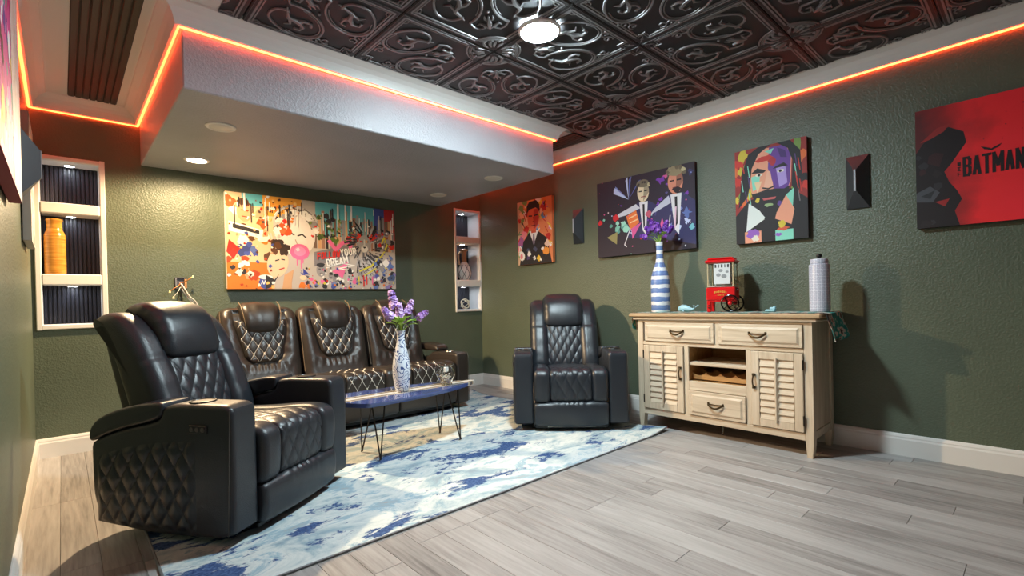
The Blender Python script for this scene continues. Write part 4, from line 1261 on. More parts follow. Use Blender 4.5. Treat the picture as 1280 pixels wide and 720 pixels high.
def canvas(label, loc, rotz, w, h, base, pr=None, th=.036, edge=None):
    """loc: lower left corner on the wall; local x right, -y out of the wall"""
    t = thing('canvas_picture', label, 'picture', loc, rotz)
    obj('canvas', MB().box((w/2, -th/2, h/2), (w, th, h), bev=.003), plain('canvas_%d_%d_%d' % base, base, .65), t, smooth=False)
    if edge: pass
    if pr:
        o = obj('print', pr.mb, pr.mats, t, (0, -th, 0), smooth=False)
    return t
GL = {'A': [[(0, 0), (.5, 1), (1, 0)], [(.2, .32), (.8, .32)]], 'B': [[(0, 0), (0, 1), (.75, 1), (1, .88), (1, .64), (.8, .53), (0, .53)], [(.8, .53), (1, .42), (1, .12), (.75, 0), (0, 0)]],
      'D': [[(0, 0), (0, 1), (.7, 1), (1, .8), (1, .2), (.7, 0), (0, 0)]], 'E': [[(1, 0), (0, 0), (0, 1), (1, 1)], [(0, .5), (.8, .5)]], 'F': [[(0, 0), (0, 1), (1, 1)], [(0, .5), (.8, .5)]],
      'H': [[(0, 0), (0, 1)], [(1, 0), (1, 1)], [(0, .5), (1, .5)]], 'L': [[(0, 1), (0, 0), (1, 0)]], 'M': [[(0, 0), (0, 1), (.5, .35), (1, 1), (1, 0)]], 'N': [[(0, 0), (0, 1), (1, 0), (1, 1)]],
      'O': [[(.25, 0), (0, .2), (0, .8), (.25, 1), (.75, 1), (1, .8), (1, .2), (.75, 0), (.25, 0)]], 'R': [[(0, 0), (0, 1), (.8, 1), (1, .85), (1, .62), (.8, .48), (0, .48)], [(.45, .48), (1, 0)]],
      'T': [[(0, 1), (1, 1)], [(.5, 1), (.5, 0)]], 'U': [[(0, 1), (0, .2), (.25, 0), (.75, 0), (1, .2), (1, 1)]], 'W': [[(0, 1), (.25, 0), (.5, .7), (.75, 0), (1, 1)]], 'Y': [[(0, 1), (.5, .5), (1, 1)], [(.5, .5), (.5, 0)]]}
def letters(word, par, u, v, lw, lh, sw, gap, mat, y, rot=0., shear=0.):
    """painted block letters as one thin mesh; rot turns the baseline"""
    mb = MB(); x_ = 0; k = 0
    for ch in word:
        wch = lw*(1.25 if ch in 'MW' else 1)
        for st in GL[ch]:
            pts = [Vector((x_+sw/2+a*(wch-sw)+b*lh*shear, sw/2+b*(lh-sw))) for a, b in st]
            for q in range(len(pts)-1):
                a, b = pts[q], pts[q+1]; d = (b-a).normalized(); n_ = Vector((-d.y, d.x))*sw/2; e = d*sw/2*(.98 if ch != 'A' else .6); k += 1
                quad = [a-n_-e, b-n_+e, b+n_+e, a+n_-e]
                mb.add([(q_.x*cos(rot)-q_.y*sin(rot), -k*.000008, q_.x*sin(rot)+q_.y*cos(rot)) for q_ in quad], [(0, 1, 2, 3)])
        x_ += wch+gap
    o = obj('lettering', mb, mat, par, (u, y, v), smooth=False); return o
def newprint(w, h):
    p = Print(); p.w = w; p.h = h; return p

# --- wide collage over the sofa (abstract stand-in for the artwork)
def collage():
    w, h = 1.515, .785; p = newprint(w, h); rd = random.Random(11)
    cream = (236, 228, 214); orange = (222, 120, 40); rust = (186, 70, 30); sky = (96, 178, 190); grey = (150, 146, 148); char = (48, 46, 50); pink = (232, 110, 160); red = (204, 44, 34); blue = (70, 84, 160); yel = (214, 204, 70); green = (88, 116, 50); tan = (206, 160, 120); white = (240, 236, 230); lil = (136, 120, 176); brown = (96, 60, 36)
    p.rect(0, 0, w, h, (190, 180, 172))
    p.rect(0, 0, .36, h, (224, 190, 150)); p.rect(.0, 0, .34, .22, orange)
    p.rect(.26, h-.17, .60, h, (232, 160, 60)); p.rect(.12, h-.10, .28, h, sky)
    p.rect(.72, h-.30, 1.34, h, sky); p.rect(1.29, h-.26, 1.42, h, blue); p.rect(1.40, h-.30, w, h, (190, 40, 44))
    # skyline of drippy towers
    for i in range(22):
        u = .70+i*.037; t = h-rd.uniform(.05, .2); p.rect(u, h-.42, u+rd.uniform(.02, .035), t, rd.choice([grey, tan, char, (120, 96, 84), (160, 120, 100)]))
    for i in range(16): p.splat(.72+rd.random()*.22, h-.12-rd.random()*.22, rd.uniform(.015, .045), rd.choice([green, (126, 146, 60), char, (70, 90, 50)]), rd)
    for i in range(12): p.splat(1.02+rd.random()*.3, h-.26-rd.random()*.08, rd.uniform(.03, .06), rd.choice([red, (220, 60, 40), (180, 50, 40)]), rd)
    # left cluster: cream and rust patches, banner, blue forms
    for i in range(26): p.splat(rd.random()*.34, rd.random()*h*.95, rd.uniform(.02, .065), rd.choice([cream, orange, rust, white, tan, brown, (206, 90, 40)]), rd)
    p.ell(.14, .635, .06, .085, tan); p.splat(.14, .71, .065, brown, rd, sy=.55); p.stroke([(.115, .645), (.135, .645)], .008, char); p.stroke([(.15, .645), (.17, .645)], .008, char); p.stroke([(.12, .595), (.16, .59)], .008, (150, 60, 40))
    p.poly([(.02, .55), (.28, .49), (.27, .42), (.02, .47)], white); p.poly([(.05, .53), (.25, .485), (.25, .455), (.05, .495)], char)
    for i in range(8): p.splat(.10+rd.random()*.13, .29+rd.random()*.14, rd.uniform(.025, .05), rd.choice([blue, (90, 110, 170), (60, 70, 130)]), rd)
    p.poly([(.02, .40), (.10, .33), (.05, .24), (.0, .3)], red)
    for i in range(9): p.splat(.04+rd.random()*.16, .12+rd.random()*.10, rd.uniform(.02, .04), rd.choice([white, cream, char, orange]), rd)
    p.ell(.29, .055, .055, .055, blue); p.ell(.29, .10, .055, .02, white)
    for i in range(3): p.stroke([(.255+.02*i, .04), (.265+.02*i, .07), (.272+.02*i, .04)], .006, white)
    # dark lattice marks at the top
    for i in range(12):
        u, v = .28+rd.random()*.28, h-.05-rd.random()*.18; p.stroke([(u, v), (u+.03, v)], .009, char); p.stroke([(u+.01, v), (u+.01, v-.035)], .008, brown)
    # pale grey form with swirling hair like strokes and a pink disc
    p.ell(.56, .48, .155, .20, (226, 218, 212)); 
    for i in range(26):
        a = rd.uniform(.1, 3.4); r0 = rd.uniform(.13, .23)
        p.stroke([(.56+r0*cos(a+.12*k), .50+r0*1.05*sin(a+.12*k)) for k in range(6)], rd.uniform(.008, .022), rd.choice([white, (206, 198, 190), (170, 160, 154), (120, 112, 108)]))
    for i in range(40):
        a = rd.uniform(.0, 3.5); p.splat(.56+.165*cos(a), .50+.17*sin(a), rd.uniform(.02, .05), rd.choice([white, (226, 218, 208), (190, 182, 174), (240, 236, 228), (150, 142, 138)]), rd, n=11, jag=.45)
    p.ell(.535, .42, .105, .14, (232, 222, 216), .15); p.stroke([(.46, .47), (.50, .49), (.53, .47)], .012, char); p.stroke([(.56, .465), (.60, .48), (.63, .455)], .012, char); p.stroke([(.54, .43), (.555, .39)], .008, (170, 150, 140))
    p.ell(.575, .325, .083, .070, pink, n=30); p.ell(.575, .33, .05, .042, (240, 140, 184)); p.splat(.56, .345, .02, (250, 200, 220), rd)
    for u, l in ((.55, .08), (.585, .11), (.60, .06)): p.drip(u, .29, l, .010, pink)
    for i in range(12): p.splat(.42+rd.random()*.07, .42+rd.random()*.16, rd.uniform(.02, .04), rd.choice([red, (214, 84, 40), (230, 110, 60)]), rd)
    # brown haired form with hand
    p.ell(.39, .22, .085, .125, (228, 196, 164), -.25)
    for i in range(14): p.splat(.34+rd.random()*.14, .30+rd.random()*.10, rd.uniform(.03, .05), rd.choice([char, brown, (60, 44, 36)]), rd)
    p.stroke([(.37, .24), (.40, .25)], .010, char); p.stroke([(.42, .255), (.445, .25)], .010, char); p.stroke([(.40, .165), (.44, .18)], .010, (180, 50, 50)); p.poly([(.29, .12), (.36, .08), (.40, .13), (.34, .02), (.29, 0)], char)
    p.poly([(.42, 0), (.44, .12), (.52, .17), (.50, .05), (.50, 0)], tan)
    # blue spiky cluster
    for i in range(9): p.poly([(.60, .13), (.54+rd.random()*.14, .05+rd.random()*.16), (.60+rd.random()*.06, .08+rd.random()*.1)], rd.choice([(52, 62, 150), (84, 96, 180), (40, 48, 110)]))
    p.ell(.60, .10, .03, .022, (236, 206, 170)); p.splat(.59, .03, .04, orange, rd)
    # grey middle with pink angular heart strokes
    p.poly([(.70, .20), (1.08, .33), (1.08, .43), (.70, .33)], (128, 122, 126))
    p.stroke([(.84, .44), (.90, .36), (.97, .43), (1.05, .45), (1.04, .36)], .035, pink); p.poly([(.86, .16), (1.02, .26), (.96, .10)], pink)
    p.stroke([(.78, .18), (.95, .24), (1.08, .22), (.92, .19), (1.06, .17)], .010, white)
    # small grey heads
    for (u, v, r) in ((.76, .17, .055), (.90, .09, .045), (1.04, .11, .06), (.85, .12, .03)):
        p.ell(u, v, r*.8, r*1.1, rd.choice([grey, (190, 186, 184)])); p.splat(u, v+r*.8, r*.85, char, rd, sy=.6); p.stroke([(u-r*.4, v+.01), (u-r*.1, v+.01)], .008, char); p.stroke([(u+r*.15, v+.01), (u+r*.45, v+.01)], .008, char); p.stroke([(u-r*.2, v-r*.5), (u+r*.2, v-r*.5)], .007, (90, 84, 84))
    for i in range(30): p.splat(.62+rd.random()*.5, rd.random()*.09, rd.uniform(.012, .035), rd.choice([blue, white, orange, grey, char, pink, (110, 130, 180)]), rd)
    # lion: dark mane of strokes, pale muzzle
    for i in range(70):
        a = rd.uniform(0, 2*PI); r0 = rd.uniform(.06, .15); u, v = 1.19, .43
        p.stroke([(u+r0*cos(a)*.9, v+r0*sin(a)*1.25), (u+(r0+.06)*cos(a+.15), v+(r0+.07)*sin(a+.1)*1.2)], rd.uniform(.008, .018), rd.choice([char, (28, 28, 32), (96, 94, 98), (176, 174, 176), (70, 70, 76)]))
    p.ell(1.185, .43, .062, .085, (156, 154, 156)); p.ell(1.185, .385, .035, .035, (216, 214, 212)); p.poly([(1.165, .405), (1.205, .405), (1.185, .385)], char)
    p.stroke([(1.145, .455), (1.17, .45)], .012, char); p.stroke([(1.20, .45), (1.225, .455)], .012, char); p.stroke([(1.185, .47), (1.185, .41)], .014, (196, 194, 194))
    for i in range(40): p.stroke([(1.10+rd.random()*.25, .33-rd.random()*.2), (1.10+rd.random()*.25, .30-rd.random()*.22)], .010, rd.choice([char, grey, (196, 194, 196), (76, 74, 80)]))
    # right edge colours
    p.stroke([(1.13, .17), (1.25, .22), (1.38, .34), (1.43, .44), (1.40, .52), (1.37, .45)], .016, yel); p.stroke([(1.18, .13), (1.30, .20), (1.22, .15)], .012, yel)
    for i in range(34): p.splat(1.28+rd.random()*.22, rd.random()*.32, rd.uniform(.015, .045), rd.choice([blue, (96, 120, 180), lil, grey, char, white, (70, 90, 130)]), rd)
    for i in range(16): p.splat(1.34+rd.random()*.16, .38+rd.random()*.25, rd.uniform(.015, .04), rd.choice([char, (150, 90, 70), red, grey, tan]), rd)
    for u, c in ((1.17, red), (1.20, (230, 60, 60)), (1.12, yel), (1.26, pink)): p.drip(u, .12, rd.uniform(.04, .1), .014, c)
    pal_l = [orange, rust, cream, white, tan, brown, (246, 190, 110), (150, 60, 30), blue, red]
    for i in range(60): p.splat(rd.random()*.36, rd.random()*h, rd.uniform(.006, .022), rd.choice(pal_l), rd, n=9, jag=.6)
    for i in range(45): p.splat(.25+rd.random()*.32, h-rd.random()*.26, rd.uniform(.006, .02), rd.choice([orange, char, brown, (240, 190, 110), cream, (90, 70, 60)]), rd, n=9, jag=.6)
    for i in range(80): p.splat(.62+rd.random()*.88, rd.random()*.20, rd.uniform(.006, .018), rd.choice([char, grey, white, blue, pink, (60, 80, 140), orange, yel, red, (90, 88, 94)]), rd, n=9, jag=.6)
    for i in range(50): p.splat(1.26+rd.random()*.25, rd.random()*.55, rd.uniform(.006, .018), rd.choice([char, grey, white, blue, (60, 70, 110), (140, 90, 80), yel, lil]), rd, n=9, jag=.6)
    for i in range(60): p.splat(.66+rd.random()*.6, h-.34+rd.random()*.2, rd.uniform(.006, .018), rd.choice([char, green, grey, tan, red, (150, 90, 60), (120, 140, 70), white]), rd, n=9, jag=.6)
    for i in range(34):
        u = rd.random()*w; p.drip(u, h-rd.random()*.12, rd.uniform(.05, .2), rd.uniform(.005, .010), rd.choice([white, white, cream, char]))
    for u in (.14, .93, 1.0, 1.06): p.drip(u, h, .14, .014, white)
    t = canvas('wide colourful graffiti collage canvas above the sofa on the back wall', (-2.663, -.004, 1.112), 0, w, h, (214, 206, 196), p, .04)
    ty = -.0455
    letters('FOLLOW', t, .725, .262, .032, .062, .011, .004, plain('ink_red_text', (214, 46, 36), .6), ty, math.radians(9), .15)
    letters('YOUR', t, .945, .302, .036, .066, .011, .005, plain('ink_white_text', (244, 242, 238), .6), ty, math.radians(9))
    letters('DREAM', t, .815, .205, .036, .066, .011, .005, plain('ink_white_text', (244, 242, 238), .6), ty, math.radians(11))
collage()

RW = -PI/2
# --- small portrait, orange graffiti
def portrait_a():
    w, h = .492, .662; p = newprint(w, h); rd = random.Random(21)
    o1, o2, red, char, white, blue, yel, pk = (232, 120, 48), (240, 160, 90), (196, 44, 40), (34, 32, 38), (236, 232, 228), (108, 150, 196), (232, 190, 60), (226, 130, 140)
    p.rect(0, 0, w, h, (226, 132, 84)); p.rect(0, 0, .08, h, (206, 170, 140))
    for i in range(70): p.splat(rd.random()*w, rd.random()*h, rd.uniform(.02, .06), rd.choice([o1, o2, pk, red, white, blue, yel, (120, 160, 90), (244, 190, 150), (160, 90, 150)]), rd)
    for i in range(24):
        u, v = rd.random()*w, rd.random()*h; p.stroke([(u, v), (u+rd.uniform(-.05, .05), v+rd.uniform(-.04, .04)), (u+rd.uniform(-.06, .06), v-.03)], .009, rd.choice([red, char, white, yel, (60, 120, 80)]))
    # suit
    p.poly([(.02, 0), (.08, .24), (.17, .33), (.30, .33), (.42, .25), (.48, 0)], char)
    for i in range(14): p.splat(.10+rd.random()*.30, .02+rd.random()*.2, rd.uniform(.012, .035), rd.choice([(80, 60, 110), (150, 60, 60), (70, 80, 110), white, yel, (40, 40, 50)]), rd)
    p.poly([(.17, .34), (.235, .20), (.30, .34)], white); p.poly([(.225, .31), (.245, .31), (.252, .22), (.235, .19), (.218, .22)], (120, 110, 130))
    p.rect(.20, .32, .27, .40, (206, 90, 60))
    # head
    p.poly([(.155, .57), (.15, .46), (.165, .40), (.205, .345), (.26, .345), (.30, .40), (.315, .47), (.31, .57)], (226, 106, 72)); p.poly([(.235, .35), (.30, .40), (.315, .47), (.31, .56), (.24, .56)], (190, 60, 50))
    p.poly([(.14, .50), (.14, .60), (.18, .645), (.28, .65), (.325, .60), (.325, .50), (.31, .55), (.27, .575), (.18, .565), (.155, .54)], char)
    p.stroke([(.17, .50), (.215, .495)], .014, char); p.stroke([(.25, .495), (.295, .50)], .014, char); p.stroke([(.235, .48), (.245, .44), (.225, .435)], .010, (150, 40, 36)); p.stroke([(.205, .395), (.26, .395)], .011, (110, 30, 30))
    p.splat(.055, .10, .06, white, rd); p.splat(.40, .12, .06, (232, 150, 60), rd); p.splat(.42, .20, .045, (230, 200, 180), rd); p.ell(.05, .09, .02, .03, pk)
    canvas('small orange graffiti portrait canvas of a dark suited man, nearest the far corner', (-.004, -.683, 1.338), RW, w, h, (206, 120, 70), p)
portrait_a()
# --- dark canvas with splashes and two plain suited figures
def dark_b():
    w, h = .921, .664; p = newprint(w, h); rd = random.Random(33)
    bg = (46, 38, 50); p.rect(0, 0, w, h, bg)
    lav, ice, mint, org, red, pk, vio, white, navy, olive = (120, 130, 190), (190, 200, 230), (130, 196, 176), (232, 120, 60), (206, 40, 50), (216, 90, 150), (120, 60, 170), (226, 222, 224), (52, 50, 92), (150, 140, 90)
    for i in range(9): 
        a = rd.uniform(.3, 2.6); p.poly([(.33, .47), (.33+.18*cos(a), .47+.20*sin(a)), (.33+.17*cos(a+.13), .47+.17*sin(a+.13))], rd.choice([lav, (96, 104, 170), ice]))
    for i in range(16): p.splat(.58+rd.random()*.33, .2+rd.random()*.45, rd.uniform(.015, .04), rd.choice([vio, navy, (84, 76, 130), (60, 50, 90)]), rd, jag=.75)
    def figure(u, v, s, hair, skin, flip):
        p.poly([(u-.17*s, v-.34*s), (u-.15*s, v-.12*s), (u-.06*s, v-.05*s), (u+.06*s, v-.05*s), (u+.16*s, v-.12*s), (u+.19*s, v-.42*s)], navy)
        for q in range(7): p.splat(u+rd.uniform(-.12, .13)*s, v-rd.uniform(.12, .32)*s, .03*s, rd.choice([lav, (70, 66, 120), ice, (86, 84, 140)]), rd, jag=.8)
        p.poly([(u-.04*s, v-.05*s), (u+.045*s, v-.05*s), (u+.02*s, v-.34*s), (u-.01*s, v-.30*s)], white); p.poly([(u-.008*s, v-.07*s), (u+.012*s, v-.07*s), (u+.012*s, v-.26*s), (u-.004*s, v-.28*s)], (30, 28, 36))
        p.ell(u, v+.035*s, .058*s, .085*s, skin); p.poly([(u+.0*s, v-.045*s), (u+.058*s, v+.03*s), (u+.05*s, v+.09*s), (u+.01*s, v+.08*s)], tuple(int(c*.72) for c in skin))
        p.splat(u, v+.11*s, .072*s, hair, rd, sy=.55, jag=.25)
        p.stroke([(u-.04*s, v+.045*s), (u-.012*s, v+.045*s)], .010*s, (34, 28, 34)); p.stroke([(u+.014*s, v+.045*s), (u+.042*s, v+.045*s)], .010*s, (34, 28, 34)); p.stroke([(u-.02*s, v-.005*s), (u+.022*s, v-.005*s)], .008*s, (140, 60, 60))
    figure(.47, .475, .95, (120, 110, 90), (226, 206, 170), 0)
    figure(.76, .50, 1.12, (150, 136, 104), (216, 140, 112), 0)
    for q in range(14): p.splat(.76+.075*cos(q*.45), .60+.055*abs(sin(q*.45)), .022, rd.choice([(150, 136, 104), (110, 98, 76), (190, 180, 140)]), rd)
    for q in range(8): p.splat(.47+.055*cos(q*.4), .555+.035*abs(sin(q*.4)), .014, rd.choice([(120, 110, 90), (70, 60, 54), (190, 180, 140)]), rd)
    p.splat(.77, .475, .05, (40, 30, 36), rd, sy=.6)
    # pale sleeves folded in front, colour shards and splashes
    p.poly([(.40, .42), (.22, .36), (.20, .33), (.30, .34), (.44, .38)], (206, 206, 214)); p.poly([(.70, .44), (.58, .36), (.53, .31), (.62, .34), (.72, .38)], (196, 196, 210))
    p.splat(.19, .33, .04, red, rd); p.splat(.52, .32, .035, (196, 90, 110), rd)
    for i in range(9): p.splat(.13+rd.random()*.17, .20+rd.random()*.10, rd.uniform(.02, .045), rd.choice([mint, (96, 160, 146), (160, 216, 196)]), rd)
    p.poly([(.10, .17), (.21, .21), (.20, .10)], olive); p.poly([(.30, .33), (.40, .37), (.43, .26), (.34, .21)], org); p.stroke([(.33, .31), (.40, .33)], .010, (246, 200, 150)); p.stroke([(.34, .27), (.41, .29)], .010, (246, 200, 150))
    p.poly([(.35, .22), (.45, .26), (.36, .13)], pk); p.stroke([(.34, .22), (.28, .09), (.30, .07)], .008, white); p.poly([(.60, .16), (.66, .20), (.64, .27)], pk)
    p.splat(.03, .31, .03, red, rd); p.splat(.07, .33, .015, mint, rd); p.splat(.63, .58, .045, vio, rd, jag=.8); p.splat(.68, .6, .03, pk, rd, jag=.8)
    for i in range(30): p.splat(rd.random()*w, rd.random()*h, rd.uniform(.004, .010), rd.choice([white, ice, pk, red, vio, lav, mint]), rd, n=7)
    p.stroke([(.70, .20), (.71, .28)], .008, white); p.stroke([(.75, .18), (.76, .34)], .012, (226, 190, 206)); p.splat(.85, .28, .05, (90, 110, 170), rd, jag=.8); p.splat(.89, .17, .03, (120, 190, 200), rd, jag=.6); p.splat(.65, .12, .06, vio, rd, sy=.4, jag=.8)
    canvas('dark canvas with two suited figures and bright colour splashes behind the striped vase', (-.004, -1.728, 1.335), RW, w, h, (34, 30, 36), p)
dark_b()
# --- pop colour bearded face
def face_c():
    w, h = .458, .660; p = newprint(w, h); rd = random.Random(44)
    char = (26, 22, 26); red = (206, 52, 40); peach = (236, 160, 128); vio = (106, 60, 150); mint = (136, 216, 190); cream = (232, 226, 206); pur = (150, 96, 190); yel = (214, 190, 60)
    p.rect(0, 0, w, h, (150, 40, 34))
    for i in range(22): p.splat(rd.choice([rd.random()*.10, .38+rd.random()*.08]), .2+rd.random()*.44, rd.uniform(.02, .04), rd.choice([red, (226, 110, 50), yel, char, (120, 150, 70)]), rd, sy=1.5)
    p.poly([(0, 0), (0, .20), (.09, .30), (.36, .34), (w, .26), (w, 0)], char)
    # face
    p.poly([(.10, .60), (.09, .44), (.12, .32), (.18, .22), (.25, .20), (.31, .26), (.36, .38), (.37, .56), (.33, .64), (.15, .64)], peach)
    p.poly([(.23, .64), (.22, .50), (.25, .40), (.26, .28), (.31, .27), (.355, .38), (.365, .56), (.33, .64)], vio); p.poly([(.27, .50), (.33, .49), (.34, .38), (.29, .36)], (176, 150, 216)); p.poly([(.28, .63), (.33, .60), (.34, .55), (.30, .56)], (70, 40, 110))
    p.splat(.20, .57, .05, red, rd, sx=1.4, sy=.6); p.splat(.25, .54, .035, (180, 40, 50), rd); p.poly([(.11, .46), (.17, .47), (.16, .38), (.12, .36)], mint); p.poly([(.13, .42), (.18, .42), (.15, .34)], (240, 206, 160)); p.poly([(.20, .62), (.26, .63), (.24, .595)], mint)
    # brows, eyes, nose
    p.poly([(.11, .485), (.19, .475), (.21, .49), (.15, .515)], char); p.poly([(.25, .49), (.345, .495), (.32, .52), (.27, .505)], char); p.ell(.16, .465, .022, .010, cream); p.ell(.162, .465, .009, .009, char); p.ell(.30, .468, .022, .010, cream); p.ell(.298, .468, .009, .009, char)
    p.poly([(.215, .48), (.235, .48), (.25, .37), (.19, .37)], (240, 180, 150)); p.stroke([(.185, .372), (.22, .36), (.26, .372)], .010, char)
    # beard and moustache
    p.poly([(.11, .34), (.15, .345), (.20, .355), (.26, .355), (.32, .345), (.355, .36), (.33, .26), (.28, .185), (.21, .175), (.15, .23)], char); p.poly([(.18, .30), (.27, .30), (.26, .285), (.19, .285)], (200, 90, 90)); p.splat(.22, .25, .025, (150, 176, 120), rd, sx=1.3, sy=.6); p.splat(.15, .29, .02, yel, rd); p.splat(.29, .25, .02, (96, 60, 140), rd)
    # long hair
    p.poly([(.02, .25), (.05, .50), (.09, .62), (.16, .66), (.24, .66), (.16, .61), (.115, .52), (.10, .40), (.085, .33)], char); p.poly([(.28, .66), (.36, .66), (.42, .58), (.43, .40), (.40, .28), (.365, .36), (.375, .52), (.345, .61)], char)
    for i in range(14):
        u = rd.choice([rd.uniform(.03, .10), rd.uniform(.37, .42)]); v = .32+rd.random()*.28; p.stroke([(u, v), (u+.01, v-.08)], .006, rd.choice([mint, (90, 60, 120), red, (120, 110, 110)]))
    # shirt, tie
    p.poly([(.09, .28), (.07, .08), (.20, .16), (.16, .22)], (226, 232, 226)); p.poly([(.27, .19), (.33, .30), (.38, .20), (.36, .10), (.26, .15)], peach); p.poly([(.33, .30), (.38, .34), (.37, .22)], mint)
    p.poly([(.19, .165), (.26, .16), (.25, .10), (.27, 0), (.17, 0), (.205, .10)], char)
    for q, c in (((.06, .0, .17, .08), peach), ((.26, 0, .37, .07), mint)): p.rect(*q, c)
    p.splat(.11, .06, .05, pur, rd); p.splat(.13, .03, .03, cream, rd); p.splat(.31, .08, .045, (216, 90, 60), rd, sy=.5); p.splat(.30, .11, .03, yel, rd); p.splat(.28, .04, .03, pur, rd, sy=.5)
    canvas('upright pop colour canvas of a bearded long haired face above the popcorn machine', (-.004, -2.950, 1.330), RW, w, h, (40, 24, 26), p)
face_c()
# --- red poster with black rocky shape and title
def red_d():
    w, h = 1.06, .662; p = newprint(w, h); rd = random.Random(55)
    m = NT('red_print_field'); co = m.coord('Object'); sp = m.n('ShaderNodeSeparateXYZ'); m.l(co, sp.inputs[0])
    n = m.n('ShaderNodeTexNoise', i_Scale=3.2, i_Detail=5.); m.l(co, n.inputs['Vector'])
    g = m.math('ADD', m.math('MULTIPLY', sp.outputs[0], .9), m.math('MULTIPLY_ADD', n.outputs['Fac'], .5, -.25))
    r = m.ramp(g, [(0, lin((90, 22, 22))), (.13, lin((160, 26, 26))), (.26, lin((244, 34, 40))), (.55, lin((255, 40, 58))), (.9, lin((250, 44, 72)))])
    m.l(r.outputs[0], m.b.inputs['Base Color']); m.set(Roughness=.6)
    MATS['ink_999_0_0'] = m.m
    p.mats.append(m.m); p.k = 1
    p.mb.add([(0, -.0005, 0), (w, -.0005, 0), (w, -.0005, h), (0, -.0005, h)], [(0, 1, 2, 3)], 0)
    blk = (26, 16, 18); dk = (52, 22, 24); gr = (70, 72, 78)
    # a generic dark craggy mass (no figure)
    p.poly([(0, 0), (.18, 0), (.16, .08), (.19, .14), (.17, .19), (.14, .24), (.12, .30), (.15, .34), (.18, .39), (.21, .44), (.20, .50), (.14, .54), (.08, .52), (.03, .47), (0, .42)], blk)
    p.poly([(.02, .48), (.09, .545), (.15, .56), (.12, .52), (.06, .49)], (150, 36, 34)); p.poly([(.06, .42), (.12, .40), (.10, .33), (.05, .36)], dk)
    for i in range(12): p.splat(rd.random()*.13, rd.random()*.42, rd.uniform(.015, .035), rd.choice([blk, dk, (44, 40, 44), (36, 26, 28)]), rd)
    p.poly([(0, .20), (.06, .23), (.10, .19), (.07, .14), (0, .15)], gr); p.poly([(.02, .18), (.08, .205), (.06, .16)], (40, 42, 46)); p.poly([(.08, .14), (.14, .15), (.12, .11)], (150, 34, 32))
    for i in range(26): p.splat(.2+rd.random()*.8, rd.random()*h, rd.uniform(.002, .005), (150, 20, 34), rd, n=6)
    t = canvas('large red canvas with black title and craggy black mass, cut by the right picture edge', (-.004, -3.953, 1.316), RW, w, h, (24, 16, 18), p)
    ink = plain('ink_title', (26, 12, 16), .6)
    ty = -.0380
    letters('BATMAN', t, .194, .256, .0345, .106, .0132, .0032, ink, ty)
    letters('THE', t, .186, .262, .022, .013, .0042, .006, ink, ty, PI/2)
    mb = MB()
    for s in (-1, 1):
        mb.add([(.305, 0, .382), (.305+s*.008, 0, .388), (.305+s*.030, 0, .398), (.305+s*.040, 0, .402), (.305+s*.026, 0, .384), (.305+s*.014, 0, .380), (.305, 0, .372)], [tuple(range(7)) if s < 0 else tuple(range(7))[::-1]])
    bmfix(mb); o = obj('wing_emblem', mb, ink, t, (0, -.0378, 0), smooth=False)
red_d()

# --- left wall canvases
def left_canvases():
    w, h = 1.7, .80; p = newprint(w, h); rd = random.Random(66)
    p.rect(0, 0, w, h, (206, 70, 140))
    for i in range(260): p.splat(rd.random()*w*.96, rd.random()*h, rd.uniform(.02, .07), rd.choice([(226, 60, 150), (240, 120, 190), (236, 226, 230), (30, 26, 30), (90, 60, 140), (230, 190, 60), (70, 160, 150), (200, 40, 110), (240, 240, 240)]), rd)
    p.rect(1.30, 0, w, h, (224, 206, 196))
    for i in range(40): p.drip(1.30+rd.random()*.40, h-rd.random()*.5, rd.uniform(.08, .3), .012, rd.choice([(206, 180, 160), (236, 226, 218), (190, 150, 130)]))
    canvas('pink graffiti canvas on the left wall at the very edge of the view', (XL+.004, -3.55, 1.37), PI/2, w, h, (150, 50, 60), p, .036)
    w, h = .46, .66; p = newprint(w, h)
    p.rect(0, 0, w, h, (206, 200, 190))
    for i in range(40): p.rect((i % 5)*.09+.01, (i//5)*.08+.01, (i % 5)*.09+.08, (i//5)*.08+.07, rd.choice([(226, 222, 214), (180, 172, 162), (150, 144, 138)]))
    canvas('pale patterned canvas on the left wall between the wedge sconce and the niche', (XL+.004, -.98, 1.325), PI/2, w, h, (176, 170, 160), p, .034)
left_canvases()

# ------------------------------------------------------------------ wedge sconces
M_SC = plain('matte_black_sconce', (60, 62, 66), .36); M_SLOT = plain('frosted_slot', (176, 180, 186), .5)
def sconce(label, loc, rotz):
    """local: x along the wall, -y out of the wall, z up; hip-roof wedge with a bright slit on its ridge"""
    t = thing('wall_sconce', label, 'wall lamp', loc, rotz)
    w, h, d = .118, .322, .085; r = .098; g = .006
    mb = MB()
    mb.box((0, -.006, 0), (w, .012, h))
    a = [(-w/2, -.012, -h/2), (w/2, -.012, -h/2), (w/2, -.012, h/2), (-w/2, -.012, h/2)]
    b = [(-g, -d, -h/2+r), (g, -d, -h/2+r), (g, -d, h/2-r), (-g, -d, h/2-r)]
    mb.add(a+b, [(0, 1, 5, 4), (1, 2, 6, 5), (2, 3, 7, 6), (3, 0, 4, 7), (4, 5, 6, 7)])
    bmfix(mb)
    obj('shade', mb, M_SC, t, smooth=False)
    obj('light_slit', MB().box((0, -d-.001, 0), (.011, .004, h-2*r+.004), bev=.001), M_SLOT, t, smooth=False)
sconce('black wedge wall sconce between the orange portrait and the dark canvas', (0, -1.478, 1.652), RW)
sconce('black wedge wall sconce between the bearded face canvas and the red canvas', (0, -3.673, 1.642), RW)
sconce('dark wedge wall sconce on the left wall behind the pink graffiti canvas', (XL, -1.285, 1.650), PI/2)

